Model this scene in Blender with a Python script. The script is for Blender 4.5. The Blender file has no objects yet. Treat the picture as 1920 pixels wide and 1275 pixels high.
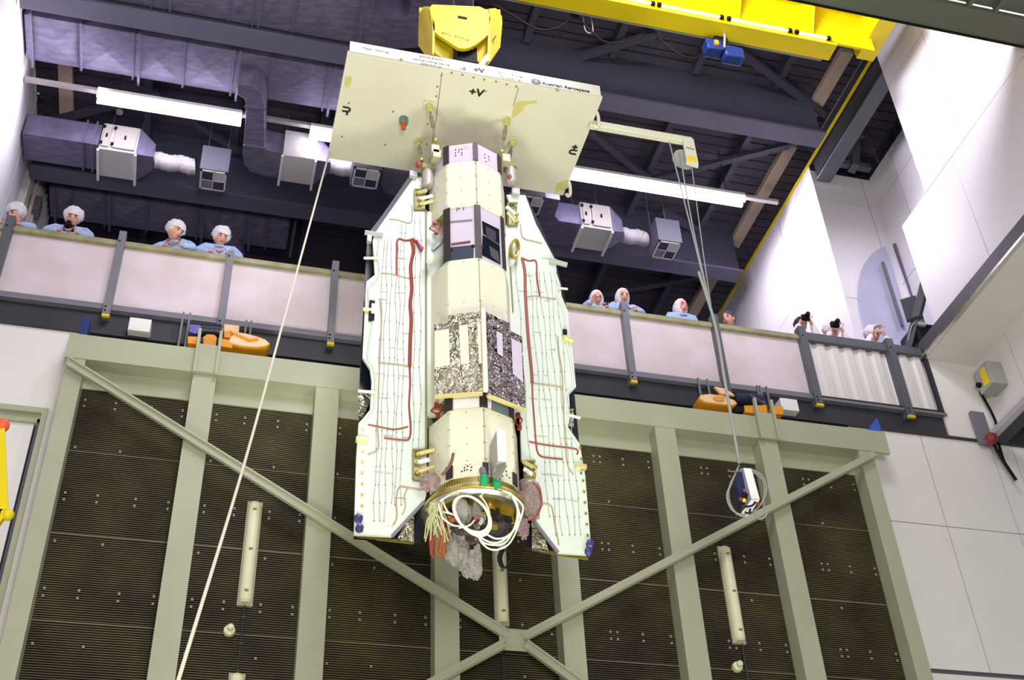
import bpy, bmesh, math, random
from mathutils import Vector, Matrix, noise
C = bpy.context.scene.collection
SC = bpy.context.scene
PI = math.pi

# ------------------------------------------------------------------ camera
YAW, PITCH, ROLL, FPX = 0.28591243, 0.67286835, -0.05184964, 2303.76
cy, sy, cp, sp = math.cos(YAW), math.sin(YAW), math.cos(PITCH), math.sin(PITCH)
FWD = Vector((sy*cp, cy*cp, sp))
r0 = Vector((cy, -sy, 0)); u0 = r0.cross(FWD)
RGT = math.cos(ROLL)*r0 + math.sin(ROLL)*u0
UPV = -math.sin(ROLL)*r0 + math.cos(ROLL)*u0
CAM = Vector((0, 0, 1.6))
cd = bpy.data.cameras.new('camera'); cam = bpy.data.objects.new('camera', cd); C.objects.link(cam)
m = Matrix((RGT, UPV, -FWD)).transposed().to_4x4(); m.translation = CAM
cam.matrix_world = m
cd.sensor_width = 36; cd.lens = FPX/1920*36; cd.clip_start = .1; cd.clip_end = 200
SC.camera = cam

# ------------------------------------------------------------------ world, lights, exposure
w = bpy.data.worlds.new('hall_ambient'); SC.world = w; w.use_nodes = True
w.node_tree.nodes['Background'].inputs[0].default_value = (0.93, 0.92, 1.0, 1)
w.node_tree.nodes['Background'].inputs[1].default_value = 0.22
def area(name, loc, target, size, power, col, sizey=None):
    d = bpy.data.lights.new(name, 'AREA'); d.energy = power; d.color = col; d.size = size
    if sizey: d.shape = 'RECTANGLE'; d.size_y = sizey
    o = bpy.data.objects.new(name, d); C.objects.link(o); o.location = loc
    o.rotation_euler = (Vector(target)-Vector(loc)).to_track_quat('-Z', 'Y').to_euler()
    return o
def spot(name, loc, target, power, ang, col, rad=.6, blend=.5):
    d = bpy.data.lights.new(name, 'SPOT'); d.energy = power; d.color = col; d.spot_size = math.radians(ang); d.spot_blend = blend; d.shadow_soft_size = rad
    o = bpy.data.objects.new(name, d); C.objects.link(o); o.location = loc
    o.rotation_euler = (Vector(target)-Vector(loc)).to_track_quat('-Z', 'Y').to_euler()
spot('floor_spotlight', (-0.6, 5.2, 0.5), (2.45, 10.0, 12.6), 2300, 42, (1.0, 1.0, 0.84), rad=1.2)
spot('floor_spotlight', (4.6, 6.4, 0.5), (2.45, 10.0, 12.8), 2000, 42, (1.0, 1.0, 0.84), rad=1.2)
area('rear_fill', (1.0, -3.0, 3.5), (3.6, 12.0, 6.0), 3.0, 950, (1.0, 0.985, 0.86))  # soft front fill added behind the camera for door and lower walls
area('hall_ceiling_light', (2.0, 1.5, 17.0), (4.0, 12.5, 10.5), 4.0, 560, (0.96, 0.92, 1.0))
area('right_wall_fill', (3.6, 5.4, 17.8), (10.5, 10.2, 14.0), 2.0, 950, (0.95, 0.88, 1.0))  # unseen fill area, added to brighten the right wall
spot('right_lamp_light', (8.6, 15.3, 17.85), (10.1, 15.6, 15.4), 330, 150, (0.95, 0.88, 1.0), rad=.3, blend=1)
spot('right_lamp_light', (8.9, 14.9, 17.85), (11.0, 13.4, 16.4), 600, 120, (0.95, 0.88, 1.0), rad=.3, blend=1)
spot('left_lamp_light', (-2.4, 14.4, 17.85), (-3.9, 13.6, 16.9), 420, 140, (0.95, 0.92, 1.0), rad=.3, blend=1)
SC.view_settings.view_transform = 'Standard'; SC.view_settings.look = 'None'
SC.view_settings.exposure = 0.0; SC.view_settings.gamma = 1.0
SC.view_settings.use_curve_mapping = False
try:
    SC.cycles.use_denoising = True; SC.cycles.max_bounces = 6; SC.cycles.sample_clamp_indirect = 6
except Exception: pass

# ------------------------------------------------------------------ helpers
def at(px, py, ax, val):
    d = RGT*((px-960)/FPX) - UPV*((py-637.5)/FPX) + FWD
    i = 'xyz'.index(ax)
    return CAM + d*((val-CAM[i])/d[i])

def lin(h):
    h = h.lstrip('#'); o = []
    for i in (0, 2, 4):
        c = int(h[i:i+2], 16)/255
        o.append(c/12.92 if c <= .04045 else ((c+.055)/1.055)**2.4)
    return (*o, 1)

MATS = {}
def mat(name, hexc, rough=.5, metal=0, var=0, vscale=3, hex2=None, bump=0, bscale=20, emit=0, alpha=1, trans=0, stretch=None, spec=None):
    if name in MATS: return MATS[name]
    M = bpy.data.materials.new(name); M.use_nodes = True; nt = M.node_tree; b = nt.nodes['Principled BSDF']
    c1 = lin(hexc); b.inputs['Base Color'].default_value = c1
    b.inputs['Roughness'].default_value = rough; b.inputs['Metallic'].default_value = metal
    if spec is not None: b.inputs['Specular IOR Level'].default_value = spec
    tc = nt.nodes.new('ShaderNodeTexCoord')
    mp = nt.nodes.new('ShaderNodeMapping'); nt.links.new(tc.outputs['Object'], mp.inputs[0])
    if stretch: mp.inputs['Scale'].default_value = stretch
    if var:
        n = nt.nodes.new('ShaderNodeTexNoise'); n.inputs['Scale'].default_value = vscale; n.inputs['Detail'].default_value = 6
        nt.links.new(mp.outputs[0], n.inputs['Vector'])
        r = nt.nodes.new('ShaderNodeValToRGB'); r.color_ramp.elements[0].position = .35; r.color_ramp.elements[1].position = .68
        c2 = lin(hex2) if hex2 else tuple(x*(1-var) for x in c1[:3])+(1,)
        r.color_ramp.elements[0].color = c2; r.color_ramp.elements[1].color = c1
        nt.links.new(n.outputs['Fac'], r.inputs[0]); nt.links.new(r.outputs[0], b.inputs['Base Color'])
    if bump:
        n2 = nt.nodes.new('ShaderNodeTexNoise'); n2.inputs['Scale'].default_value = bscale; n2.inputs['Detail'].default_value = 4
        nt.links.new(mp.outputs[0], n2.inputs['Vector'])
        bp = nt.nodes.new('ShaderNodeBump'); bp.inputs['Strength'].default_value = bump; bp.inputs['Distance'].default_value = .05
        nt.links.new(n2.outputs['Fac'], bp.inputs['Height']); nt.links.new(bp.outputs[0], b.inputs['Normal'])
    if emit:
        b.inputs['Emission Color'].default_value = c1; b.inputs['Emission Strength'].default_value = emit
    if trans:
        b.inputs['Transmission Weight'].default_value = trans
    if alpha < 1:
        b.inputs['Alpha'].default_value = alpha
    MATS[name] = M
    return M

def foilmat(name, hexc, metal, base):
    """crumpled metal foil: folded bump at two sizes"""
    M = bpy.data.materials.new(name); M.use_nodes = True; nt = M.node_tree; b = nt.nodes['Principled BSDF']
    b.inputs['Base Color'].default_value = lin(hexc); b.inputs['Metallic'].default_value = metal; b.inputs['Roughness'].default_value = .22
    tc = nt.nodes.new('ShaderNodeTexCoord'); last = None
    for sc, ds, st in ((base, .14, 1.0), (base*3.2, .022, .8)):
        v = nt.nodes.new('ShaderNodeTexVoronoi'); v.inputs['Scale'].default_value = sc; v.feature = 'F1'; v.distance = 'MINKOWSKI'
        n = nt.nodes.new('ShaderNodeTexNoise'); n.inputs['Scale'].default_value = sc*.7
        mx = nt.nodes.new('ShaderNodeMix'); mx.data_type = 'VECTOR'; mx.inputs[0].default_value = .25
        nt.links.new(tc.outputs['Object'], n.inputs['Vector']); nt.links.new(tc.outputs['Object'], mx.inputs[4]); nt.links.new(n.outputs['Color'], mx.inputs[5])
        nt.links.new(mx.outputs[1], v.inputs['Vector'])
        bp = nt.nodes.new('ShaderNodeBump'); bp.inputs['Strength'].default_value = st; bp.inputs['Distance'].default_value = ds
        nt.links.new(v.outputs['Distance'], bp.inputs['Height'])
        if last: nt.links.new(last.outputs[0], bp.inputs['Normal'])
        last = bp
    nt.links.new(last.outputs[0], b.inputs['Normal']); MATS[name] = M
    return M
WHITEWALL = mat('white_wall_panel', '#efeae8', .45, var=.05, vscale=1.2)
WALLVIOLET = mat('upper_wall_panel', '#ebe6ee', .4, var=.04, vscale=.8)
JOINT = mat('joint_grey', '#5c5a64', .8)
FRAMEGREEN = mat('green_grey_steel_paint', '#b2b59b', .45, var=.07, vscale=2, bump=.05, bscale=40)
GRILLBACK = mat('grille_backing', '#120e08', .9)
GRILLBAR = mat('grille_bar', '#736a42', .55, metal=.1, var=.5, vscale=1.3, hex2='#4c4030')
CLIP = mat('grille_clip', '#8f8d88', .5)
STEEL = mat('dark_grey_steel_paint', '#6a6a74', .5, var=.08, vscale=3)
STEELDK = mat('dark_edge_beam', '#34343c', .5, var=.2, vscale=2)
POSTGREY = mat('post_grey', '#7d7c88', .5, var=.12, vscale=4)
POSTDARK = mat('post_dark_grey', '#5b5e66', .5, var=.12, vscale=4)
PLY = mat('parapet_panel', '#dccfdb', .5, var=.1, vscale=2.2, hex2='#d2c2c6')
RAIL = mat('rail_top', '#a5a482', .5, var=.3, vscale=5, hex2='#8a8460')
CORR = mat('corrugated_white', '#dcd8d6', .5)
YELLOW = mat('crane_yellow', '#e8cf00', .4, var=.05, vscale=2)
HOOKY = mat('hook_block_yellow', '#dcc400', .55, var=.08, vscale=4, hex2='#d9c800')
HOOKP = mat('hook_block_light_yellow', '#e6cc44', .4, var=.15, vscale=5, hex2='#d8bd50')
ORANGE = mat('hoist_orange', '#f0a21c', .42, var=.12, vscale=6)
BLACK = mat('black', '#0e0e11', .7, spec=.25)
NAVY = mat('navy', '#1a1c4a', .5)
DECK = mat('ceiling_deck', '#4f4758', .75, var=.15, vscale=1.5)
BEAMV = mat('roof_beam_grey', '#6c6980', .6, var=.06, vscale=2)
JOISTV = mat('roof_joist_grey', '#4b495c', .6, var=.1, vscale=3)
BEIGE = mat('beige_strip', '#dcc2b4', .6, var=.06, vscale=2)
DUCT = mat('galvanised_duct', '#8d86a6', .5, metal=.35, var=.35, vscale=4, stretch=(1, 3, 1))
DUCTDK = mat('duct_flange', '#77728c', .5, metal=.3)
AHUW = mat('air_unit_white', '#d5cfd4', .45)
AHUG = mat('air_unit_hatch', '#b8b0aa', .5)
FLEX = mat('flexible_duct', '#ddd6df', .45, bump=.4, bscale=30)
GRD = mat('grille_dark', '#4a4560', .6)
GRM = mat('grille_mid', '#8d86a0', .6)
DIFF = mat('plenum_dark_grey', '#5a5966', .7)
WHITE = mat('white_paint', '#efeef0', .4)
TUBE = mat('fluorescent_tube', '#f3eeff', .4, emit=22)
TUBEY = mat('crane_tube_lamp', '#ffffff', .4, emit=3)
CREAM = mat('lifting_device_cream', '#dfdfc6', .42, var=.05, vscale=1.4, hex2='#dcd6c6')
STAIN = mat('yellow_stain', '#d3cc80', .5, var=.1, vscale=8)
CREAMF = mat('lifting_front_cream', '#d2cfc2', .42)
SKIN1 = mat('satellite_cream_skin', '#dbd9c2', .4, var=.04, vscale=2)
WINGW = mat('wing_white_foil', '#cbd5ca', .38, var=.04, vscale=5, bump=.06, bscale=18)
WINGDK = mat('solar_array_dark', '#141424', .3)
WINGGY = mat('wing_edge_grey', '#6f6a78', .5)
FOIL = foilmat('silver_crinkled_foil', '#f1ebd2', .78, 2.6)
FOILV = foilmat('violet_crinkled_foil', '#b3a8b0', .8, 3.2)
MIRROR = mat('mirror_radiator', '#b9b6c6', .1, metal=.9)
LILAC = mat('lilac_white_panel', '#c6bccc', .35)
BLKSTR = mat('black_strip', '#2c1d20', .6)
GOLD = mat('gold_anodised', '#c2ad4a', .3, metal=.75)
GOLDL = mat('pale_gold', '#ddd08a', .35, metal=.4)
CHROME = mat('bright_metal', '#d8d6c8', .22, metal=.9)
OLIVE = mat('olive_seam', '#82804a', .6)
REDC = mat('red_brown_cable', '#8a3426', .5)
RED = mat('red', '#8c2c22', .5)
WIREG = mat('thin_wire_grey', '#a3ac9e', .6)
WIREB = mat('thin_wire_brown', '#a98e74', .6)
CABW = mat('white_cable', '#e9ead8', .45)
CABY = mat('yellow_green_cable', '#b3b086', .5)
CABO = mat('orange_cable', '#855620', .5)
CABG = mat('grey_cable', '#8f948f', .5)
ROPE = mat('white_rope', '#e6e2cc', .7)
GREEN = mat('green_cap', '#1f8f5c', .45)
PLASTIC = mat('clear_plastic_bag', '#a39f9a', .12, alpha=.45, bump=.9, bscale=12)
PLASTICR = mat('pinkish_plastic_bag', '#94797a', .12, alpha=.62, bump=.9, bscale=14)
GREYBX = mat('grey_box_paint', '#a6a8a4', .45)
YLAB = mat('yellow_label', '#f1d21b', .5)
BLUE = mat('blue_plastic', '#2f5fc4', .45)
NAVYB = mat('blue_casing', '#1b3272', .4)
FLESH = mat('skin', '#dc9f8e', .55, var=.08, vscale=20)
COATB = mat('light_blue_coat', '#a9c2ee', .65, var=.1, vscale=9, bump=.3, bscale=18)
COATW = mat('white_coat', '#eceaf2', .65, bump=.3, bscale=18)
CAPW = mat('white_hair_net', '#f1ecf3', .6, bump=.6, bscale=60)
HAIRG = mat('grey_hair', '#5c545c', .8, bump=.8, bscale=60)
HAIRD = mat('dark_hair', '#3a2c28', .8, bump=.8, bscale=60)
TROUS = mat('dark_trousers', '#2c3140', .7)
EYE = mat('eye', '#241a18', .3)
LIP = mat('lip', '#96524a', .5)
LAMPD = mat('lamp_diffuser', '#f2efcc', .3, var=.06, vscale=6)
TRANSD = mat('round_drum_sheet', '#c3c4de', .35, metal=.3, var=.08, vscale=3)
FLOORM = mat('floor_epoxy', '#c6c8b0', .4)
CLOTH = mat('violet_white_curtain', '#d9d0e4', .6)
GGREEN = mat('grey_green_beam', '#6c705e', .5, var=.06, vscale=2)

class MB:
    def __init__(s): s.v = []; s.f = []; s.m = []
    def add(s, vs, fs, m=0):
        n = len(s.v); s.v += [Vector(q) for q in vs]
        for q in fs: s.f.append([i+n for i in q]); s.m.append(m)
        return s
    def box(s, x0, x1, y0, y1, z0, z1, m=0):
        if x0 > x1: x0, x1 = x1, x0
        if y0 > y1: y0, y1 = y1, y0
        if z0 > z1: z0, z1 = z1, z0
        return s.add([(x0,y0,z0),(x1,y0,z0),(x1,y1,z0),(x0,y1,z0),(x0,y0,z1),(x1,y0,z1),(x1,y1,z1),(x0,y1,z1)],
                     [(0,3,2,1),(4,5,6,7),(0,1,5,4),(1,2,6,5),(2,3,7,6),(3,0,4,7)], m)
    def bar(s, p0, p1, w, h, up=(0,0,1), m=0):
        p0 = Vector(p0); p1 = Vector(p1); d = (p1-p0).normalized(); up = Vector(up)
        if abs(d.dot(up)) > .98: up = Vector((0,1,0))
        sd = d.cross(up).normalized()*w/2; u = sd.cross(d).normalized()*h/2
        vs = [p+a*sd+b*u for p in (p0, p1) for a, b in ((-1,-1),(1,-1),(1,1),(-1,1))]
        return s.add(vs, [(0,1,2,3),(7,6,5,4),(0,4,5,1),(1,5,6,2),(2,6,7,3),(3,7,4,0)], m)
    def prism(s, pts, off, m=0):
        pts = [Vector(q) for q in pts]; off = Vector(off); n = len(pts)
        fs = [list(range(n))[::-1], list(range(n, 2*n))]+[(i, (i+1) % n, n+(i+1) % n, n+i) for i in range(n)]
        return s.add(pts+[q+off for q in pts], fs, m)
    def tube(s, pts, r, n=8, m=0, closed=False):
        pts = [Vector(q) for q in pts]; N = len(pts); base = len(s.v); prev = None
        rr = r if isinstance(r, (list, tuple)) else [r]*N
        for i, p in enumerate(pts):
            a = pts[(i-1) % N] if (i or closed) else p; b = pts[(i+1) % N] if (i < N-1 or closed) else p
            d = (b-a).normalized()
            if prev is None:
                x = d.orthogonal().normalized()
            else:
                x = (prev-d*prev.dot(d)).normalized()
            prev = x; y = d.cross(x)
            for k in range(n):
                t = 2*PI*k/n; s.v.append(p+(x*math.cos(t)+y*math.sin(t))*rr[i])
        L = N if closed else N-1
        for i in range(L):
            for k in range(n):
                j = (i+1) % N
                s.f.append([base+i*n+k, base+i*n+(k+1) % n, base+j*n+(k+1) % n, base+j*n+k]); s.m.append(m)
        if not closed:
            s.f.append([base+k for k in range(n)][::-1]); s.m.append(m)
            s.f.append([base+(N-1)*n+k for k in range(n)]); s.m.append(m)
        return s
    def lathe(s, prof, c, axis=(0,0,1), n=24, m=0):
        c = Vector(c); ax = Vector(axis).normalized(); x = ax.orthogonal().normalized(); y = ax.cross(x)
        base = len(s.v)
        for (r, h) in prof:
            for k in range(n):
                t = 2*PI*k/n; s.v.append(c+ax*h+(x*math.cos(t)+y*math.sin(t))*max(r, 1e-4))
        for i in range(len(prof)-1):
            for k in range(n):
                s.f.append([base+i*n+k, base+i*n+(k+1) % n, base+(i+1)*n+(k+1) % n, base+(i+1)*n+k]); s.m.append(m)
        s.f.append([base+k for k in range(n)][::-1]); s.m.append(m)
        s.f.append([base+(len(prof)-1)*n+k for k in range(n)]); s.m.append(m)
        return s
    def ball(s, c, rx, ry=None, rz=None, n=16, m=0, rough=0, seed=0):
        ry = rx if ry is None else ry; rz = rx if rz is None else rz
        c = Vector(c); R = n//2; base = len(s.v); vs = []
        def P(i, k):
            th = PI*i/R; ph = 2*PI*k/n
            d = Vector((math.sin(th)*math.cos(ph), math.sin(th)*math.sin(ph), math.cos(th)))
            f = 1+rough*noise.noise(d*3.1+Vector((seed*7.3, seed, 0)))
            return c+Vector((d.x*rx, d.y*ry, d.z*rz))*f
        vs.append(P(0, 0))
        for i in range(1, R):
            for k in range(n): vs.append(P(i, k))
        vs.append(P(R, 0)); fs = []
        for k in range(n): fs.append((0, 1+k, 1+(k+1) % n))
        for i in range(R-2):
            for k in range(n):
                a = 1+i*n; fs.append((a+k, a+n+k, a+n+(k+1) % n, a+(k+1) % n))
        last = len(vs)-1; a = 1+(R-2)*n
        for k in range(n): fs.append((last, a+(k+1) % n, a+k))
        return s.add(vs, fs, m)
    def build(s, name, mats, parent=None, smooth=True, bevel=0):
        if not isinstance(mats, (list, tuple)): mats = [mats]
        if parent is not None: O = ORIG[parent.name]
        else:
            xs = [q.x for q in s.v]; ys = [q.y for q in s.v]; zs = [q.z for q in s.v]
            O = Vector(((min(xs)+max(xs))/2, (min(ys)+max(ys))/2, min(zs)))
        me = bpy.data.meshes.new(name)
        me.from_pydata([tuple(q-O) for q in s.v], [], s.f)
        for M in mats: me.materials.append(M)
        me.polygons.foreach_set('material_index', s.m)
        bm = bmesh.new(); bm.from_mesh(me); bmesh.ops.recalc_face_normals(bm, faces=bm.faces); bm.to_mesh(me); bm.free()
        if smooth:
            me.polygons.foreach_set('use_smooth', [True]*len(me.polygons)); me.set_sharp_from_angle(angle=math.radians(32))
        o = bpy.data.objects.new(name, me); C.objects.link(o)
        if parent is not None:
            o.parent = parent
        else: o.location = O
        ORIG[o.name] = O
        if bevel:
            b = o.modifiers.new('bevel', 'BEVEL'); b.width = bevel; b.segments = 2; b.limit_method = 'ANGLE'; b.angle_limit = math.radians(40)
        return o
ORIG = {}
def root(name, loc, label, cat, group=None):
    o = bpy.data.objects.new(name, None); C.objects.link(o); o.location = loc; o.empty_display_size = .1
    ORIG[o.name] = Vector(loc); return tag(o, label, cat, group)
def tag(o, label=None, cat=None, group=None, kind=None):
    if label: o['label'] = label
    if cat: o['category'] = cat
    if group: o['group'] = group
    if kind: o['kind'] = kind
    return o
def struct(o, label=None):
    o['kind'] = 'structure'
    if label: o['label'] = label
    return o
def spline(pts, n=6, closed=False):
    pts = [Vector(q) for q in pts]; out = []; N = len(pts)
    for i in range(N if closed else N-1):
        if closed: p0, p1, p2, p3 = pts[(i-1) % N], pts[i], pts[(i+1) % N], pts[(i+2) % N]
        else: p0, p1, p2, p3 = pts[max(i-1, 0)], pts[i], pts[i+1], pts[min(i+2, N-1)]
        for k in range(n):
            t = k/n
            out.append(.5*((2*p1)+(p2-p0)*t+(2*p0-5*p1+4*p2-p3)*t*t+(3*p1-p0-3*p2+p3)*t**3))
    if not closed: out.append(pts[-1])
    return out
def lettering(txt, size, M, parent, pos, right, up, name='lettering', bold=0):
    cu = bpy.data.curves.new('tmp', 'FONT'); cu.body = txt; cu.size = size; cu.align_x = 'CENTER'; cu.align_y = 'CENTER'
    cu.offset = bold; cu.extrude = .001; cu.resolution_u = 3
    t = bpy.data.objects.new('tmp', cu); C.objects.link(t)
    dg = bpy.context.evaluated_depsgraph_get(); dg.update()
    me = bpy.data.meshes.new_from_object(t.evaluated_get(dg)); bpy.data.objects.remove(t)
    right = Vector(right).normalized(); up = Vector(up).normalized(); nn = right.cross(up)
    mm = Matrix((right, up, nn)).transposed().to_4x4(); mm.translation = Vector(pos)-ORIG[parent.name]
    me.transform(mm); me.name = name; me.materials.clear(); me.materials.append(M)
    o = bpy.data.objects.new(name, me); C.objects.link(o); o.parent = parent; return o

# ================================================================== SETTING
struct(MB().box(-7, 15, -9, 12.4, -.2, 0).build('floor', FLOORM), 'pale floor of the hall')
def tiled(mb, plane, val, th, u0, u1, v0, v1, us, vs, gap=.012):
    """panels laid side by side over a dark backing; plane 'x' or 'y', the thickness goes along th"""
    us = [u0]+[u for u in us if u0 < u < u1]+[u1]; vs = [v0]+[v for v in vs if v0 < v < v1]+[v1]
    g = gap/2
    def bx(a, b, c, d, t0, t1, m):
        if plane == 'y': mb.box(a, b, t0, t1, c, d, m)
        else: mb.box(t0, t1, a, b, c, d, m)
    s = 1 if th > 0 else -1
    bx(u0, u1, v0, v1, val+s*.012, val+th, 1)
    for i in range(len(us)-1):
        for j in range(len(vs)-1):
            bx(us[i]+(g if i else 0), us[i+1]-(g if i < len(us)-2 else 0), vs[j]+(g if j else 0), vs[j+1]-(g if j < len(vs)-2 else 0), val, val+s*.012, 0)
# hall front wall either side of the big door and below the gallery
mb = MB(); tiled(mb, 'y', 12.4, .25, 8.45, 14.0, 7.60, 11.15, [9.57, 10.68, 11.04, 12.2], [9.66])
mb.box(8.45, 14, 12.42, 12.65, 7.54, 7.60, 1); tiled(mb, 'y', 12.4, .25, 8.45, 14.0, 0, 7.54, [9.9, 11.4], [3.8])
struct(mb.build('wall_front', [WHITEWALL, JOINT]), 'white panelled end wall right of the big grille door')
mb = MB(); tiled(mb, 'y', 12.4, .25, -3.9, -1.75, 9.95, 11.15, [], [])
mb.box(-1.93, -1.75, 12.4, 12.65, 0, 9.95, 0)
struct(mb.build('wall_front_left', [WHITEWALL, JOINT]), 'plain white end wall left of the big grille door')
struct(MB().box(-1.75, 8.45, 12.55, 12.65, 0, 11.15).build('wall_behind_door', GRILLBACK))
# side door at the left
mb = MB(); mb.box(-3.9, -1.93, 12.36, 12.42, 9.90, 9.97); mb.box(-3.9, -1.99, 12.42, 12.5, 9.80, 9.90, 0)
mb.box(-1.99, -1.93, 12.36, 12.42, 0, 9.90); mb.box(-2.03, -1.99, 12.42, 12.5, 0, 9.85, 1)
mb.box(-3.9, -2.06, 12.46, 12.5, 0, 9.80, 2)
struct(mb.build('door_2', [FRAMEGREEN, JOINT, WHITEWALL]), 'white side door in a grey green frame at the left edge')
# right side: lower wall, soffit, volume D, plane C, step B, far wall A
mb = MB(); tiled(mb, 'x', 10.91, .2, 3, 12.4, 11.42, 12.55, [6.2, 8.9, 11.6], [])
struct(mb.build('wall_right_lower', [WHITEWALL, JOINT]), 'white side wall under the soffit at right')
struct(MB().box(10.05, 11.1, 3, 12.4, 12.55, 12.60).build('trim_1', WHITEWALL), 'pale soffit at the right edge')
mb = MB(); tiled(mb, 'x', 10.05, .45, 3, 11.96, 12.80, 14.9, [4.9, 6.8, 8.55, 10.45], [])
struct(mb.build('wall_right_near', [WALLVIOLET, JOINT]), 'white panelled box wall over the dark girder')
mb = MB(); tiled(mb, 'x', 10.05, .45, 3, 11.22, 14.91, 19.2, [4.4, 6.3, 8.2, 10.1], [17.4])
struct(mb.build('wall_right_upper', [WALLVIOLET, JOINT]), 'bright white panelled upper side wall right of the crane end')
mb = MB(); tiled(mb, 'x', 11.33, .2, 10.2, 13.95, 11.6, 18.26, [13.17], [15.6, 17.55])
struct(mb.build('wall_right_recess', [WALLVIOLET, JOINT]), 'white back wall of the recess beside the upper side wall')
mb = MB(); tiled(mb, 'y', 13.95, .2, 10.1, 11.33, 11.6, 18.23, [11.14], [15.1, 17.5])
struct(mb.build('wall_right_step', [WALLVIOLET, JOINT]), 'narrow white wall step behind the spectators in white')
mb = MB(); tiled(mb, 'x', 10.1, .2, 14.17, 26, 11.6, 18.34, [15.4, 16.8, 18.5, 20.2], [13.2, 14.65, 16.2])
mb.box(10.088, 10.1, 13.951, 14.17, 11.6, 18.34, 0)
struct(mb.build('wall_right_far', [WALLVIOLET, JOINT]), 'brightly lit side wall behind the gallery')
# left wall
mb = MB(); tiled(mb, 'x', -3.9, -.25, 2, 15.9, 0, 18.9, [10.2, 13.2, 15.5], [6.0, 13.2])
mb.box(-3.92, -3.885, 2, 15.9, 18.84, 18.9, 0)
struct(mb.build('wall_left', [WALLVIOLET, JOINT]), 'white wall at the top left edge')
struct(MB().box(-4.4, -4.15, 15.9, 26, 11.6, 19.2).build('wall_left_far', WALLVIOLET))
struct(MB().box(-6, 12, 25.8, 26, 11.6, 19.3).build('wall_back', DECK))
struct(MB().box(-4.1, 11.5, 12.5, 25.8, 11.45, 11.58).build('floor_gallery', STEELDK))
# ceiling deck with ribs along X
mb = MB(); mb.box(-6, 12.5, 3, 26, 19.32, 19.45, 0)
y = 3.0
while y < 26:
    mb.box(-6, 12.5, y, y+.185, 19.26, 19.32, 0); y += .215
struct(mb.build('ceiling', DECK, smooth=False), 'dark corrugated roof deck')

# ------------------------------------------------------------------ roof steel
def xbeam(yc, z0, label, w=.36, x0=-3.85, x1=9.79, h=1.28):
    t = root('roof_beam', (3, yc, z0), label, 'beam', 'main roof beams')
    MB().box(x0, x1, yc-w/2, yc+w/2, z0, z0+.05).build('bottom_flange', BEAMV, t)
    MB().box(x0, x1, yc-.03, yc+.03, z0+.05, z0+h).build('web', JOISTV, t)  # darker grey than the flange: the web's shade is put into its colour
    MB().box(x0, x1, yc-w/2, yc+w/2, z0+h, z0+h+.04).build('top_flange', JOISTV, t)
ZB = 17.9
yb1 = (at(240, 22, 'z', ZB).y+at(240, 45, 'z', ZB).y)/2
yb2 = (at(360, 358.5, 'z', ZB).y+at(360, 376.5, 'z', ZB).y)/2
xbeam(yb1, ZB, 'grey roof beam running above the lifting plate, nearer of two')
xbeam(yb2, ZB, 'grey roof beam running just above the heads at the left, farther of two')
xbeam(yb1-4.9, ZB, 'grey roof beam over the crane')
ys = [yb1-4.9, yb1, yb2, 25.6]
for i in range(3):
    for x in [-2.0, -.42, 1.15, 2.74, 4.32, 5.90, 7.48, 9.06]:
        j = MB().box(x-.06, x+.06, ys[i]+.1, ys[i+1]-.1, 19.02, 19.25).build('roof_joist', JOISTV)
        tag(j, ['dark roof joist between the crane and the nearer roof beam', 'dark roof joist between the two grey roof beams', 'dark roof joist behind the farther grey roof beam'][i], 'joist', ['roof joists over the crane', 'roof joists between the beams', 'roof joists at the back'][i])
def brace(p, q, label, z=18.93):
    a = at(*p, 'z', z); b = at(*q, 'z', z)
    tag(MB().bar(a, b, .13, .1).build('roof_brace', JOISTV), label, 'brace', 'diagonal roof braces')
brace((995, 135), (1240, 60), 'diagonal roof brace under the crane right of the lifting plate')
brace((1105, 245), (1215, 335), 'diagonal roof brace ending at the right lamp from upper left')
brace((1225, 335), (1480, 272), 'diagonal roof brace passing behind the arm pulley')
brace((1240, 395), (1395, 480), 'diagonal roof brace crossing the second beige strip')
brace((1110, 555), (1330, 515), 'diagonal roof brace above the three hooded spectators')
brace((75, 232), (300, 175), 'diagonal roof brace at the far left below the long duct')
brace((365, 230), (450, 285), 'diagonal roof brace between lamp and duct elbow')
brace((1385, 95), (1560, 225), 'diagonal roof brace crossing the upper beige strip')
for k, (p, q, lb) in enumerate([((1595, 98), (1510, 222), 'beige strip by the crane end, uppermost of three at right'), ((1482, 273), (1366, 480), 'long beige strip beside the right lamp, middle of three'), ((1337, 523), (1290, 600), 'short beige strip above the parapet, lowest of three at right'), ((123, 121), (125, 244), 'beige strip at the far left crossed by the lamp rail')]):
    a = at(*p, 'z', 19.15); b = at(*q, 'z', 19.15); x = (a.x+b.x)/2
    tag(MB().box(x-.12, x+.12, a.y, b.y, 19.12, 19.25).build('ceiling_strip', BEIGE), lb, 'strip', 'beige ceiling strips')

# ------------------------------------------------------------------ crane runway in the wall opening
t = root('runway_girder', (10.3, 13, 18.0), 'dark grey steel runway girder in the opening high in the right wall', 'girder')
MB().box(10.14, 10.42, 11.24, 13.9, 17.92, 17.97).build('bottom_flange', STEEL, t)
MB().box(10.26, 10.31, 11.24, 13.85, 17.97, 18.7).build('web', STEELDK, t)
MB().box(10.14, 10.42, 11.24, 13.85, 18.7, 18.75).build('top_flange', STEEL, t)
MB().box(10.14, 10.20, 11.24, 13.85, 18.0, 18.69).build('cover_plate', STEELDK, t)
t = root('runway_support', (10.9, 13, 18.2), 'dark steel struts beside the runway girder in the wall opening', 'strut')
MB().bar((10.45, 12.9, 18.2), (11.25, 13.5, 19.0), .10, .14).build('diagonal_strut', STEEL, t)
MB().bar((10.9, 13.75, 18.25), (11.15, 13.75, 19.2), .22, .14).build('upright_strut', STEEL, t)
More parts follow.
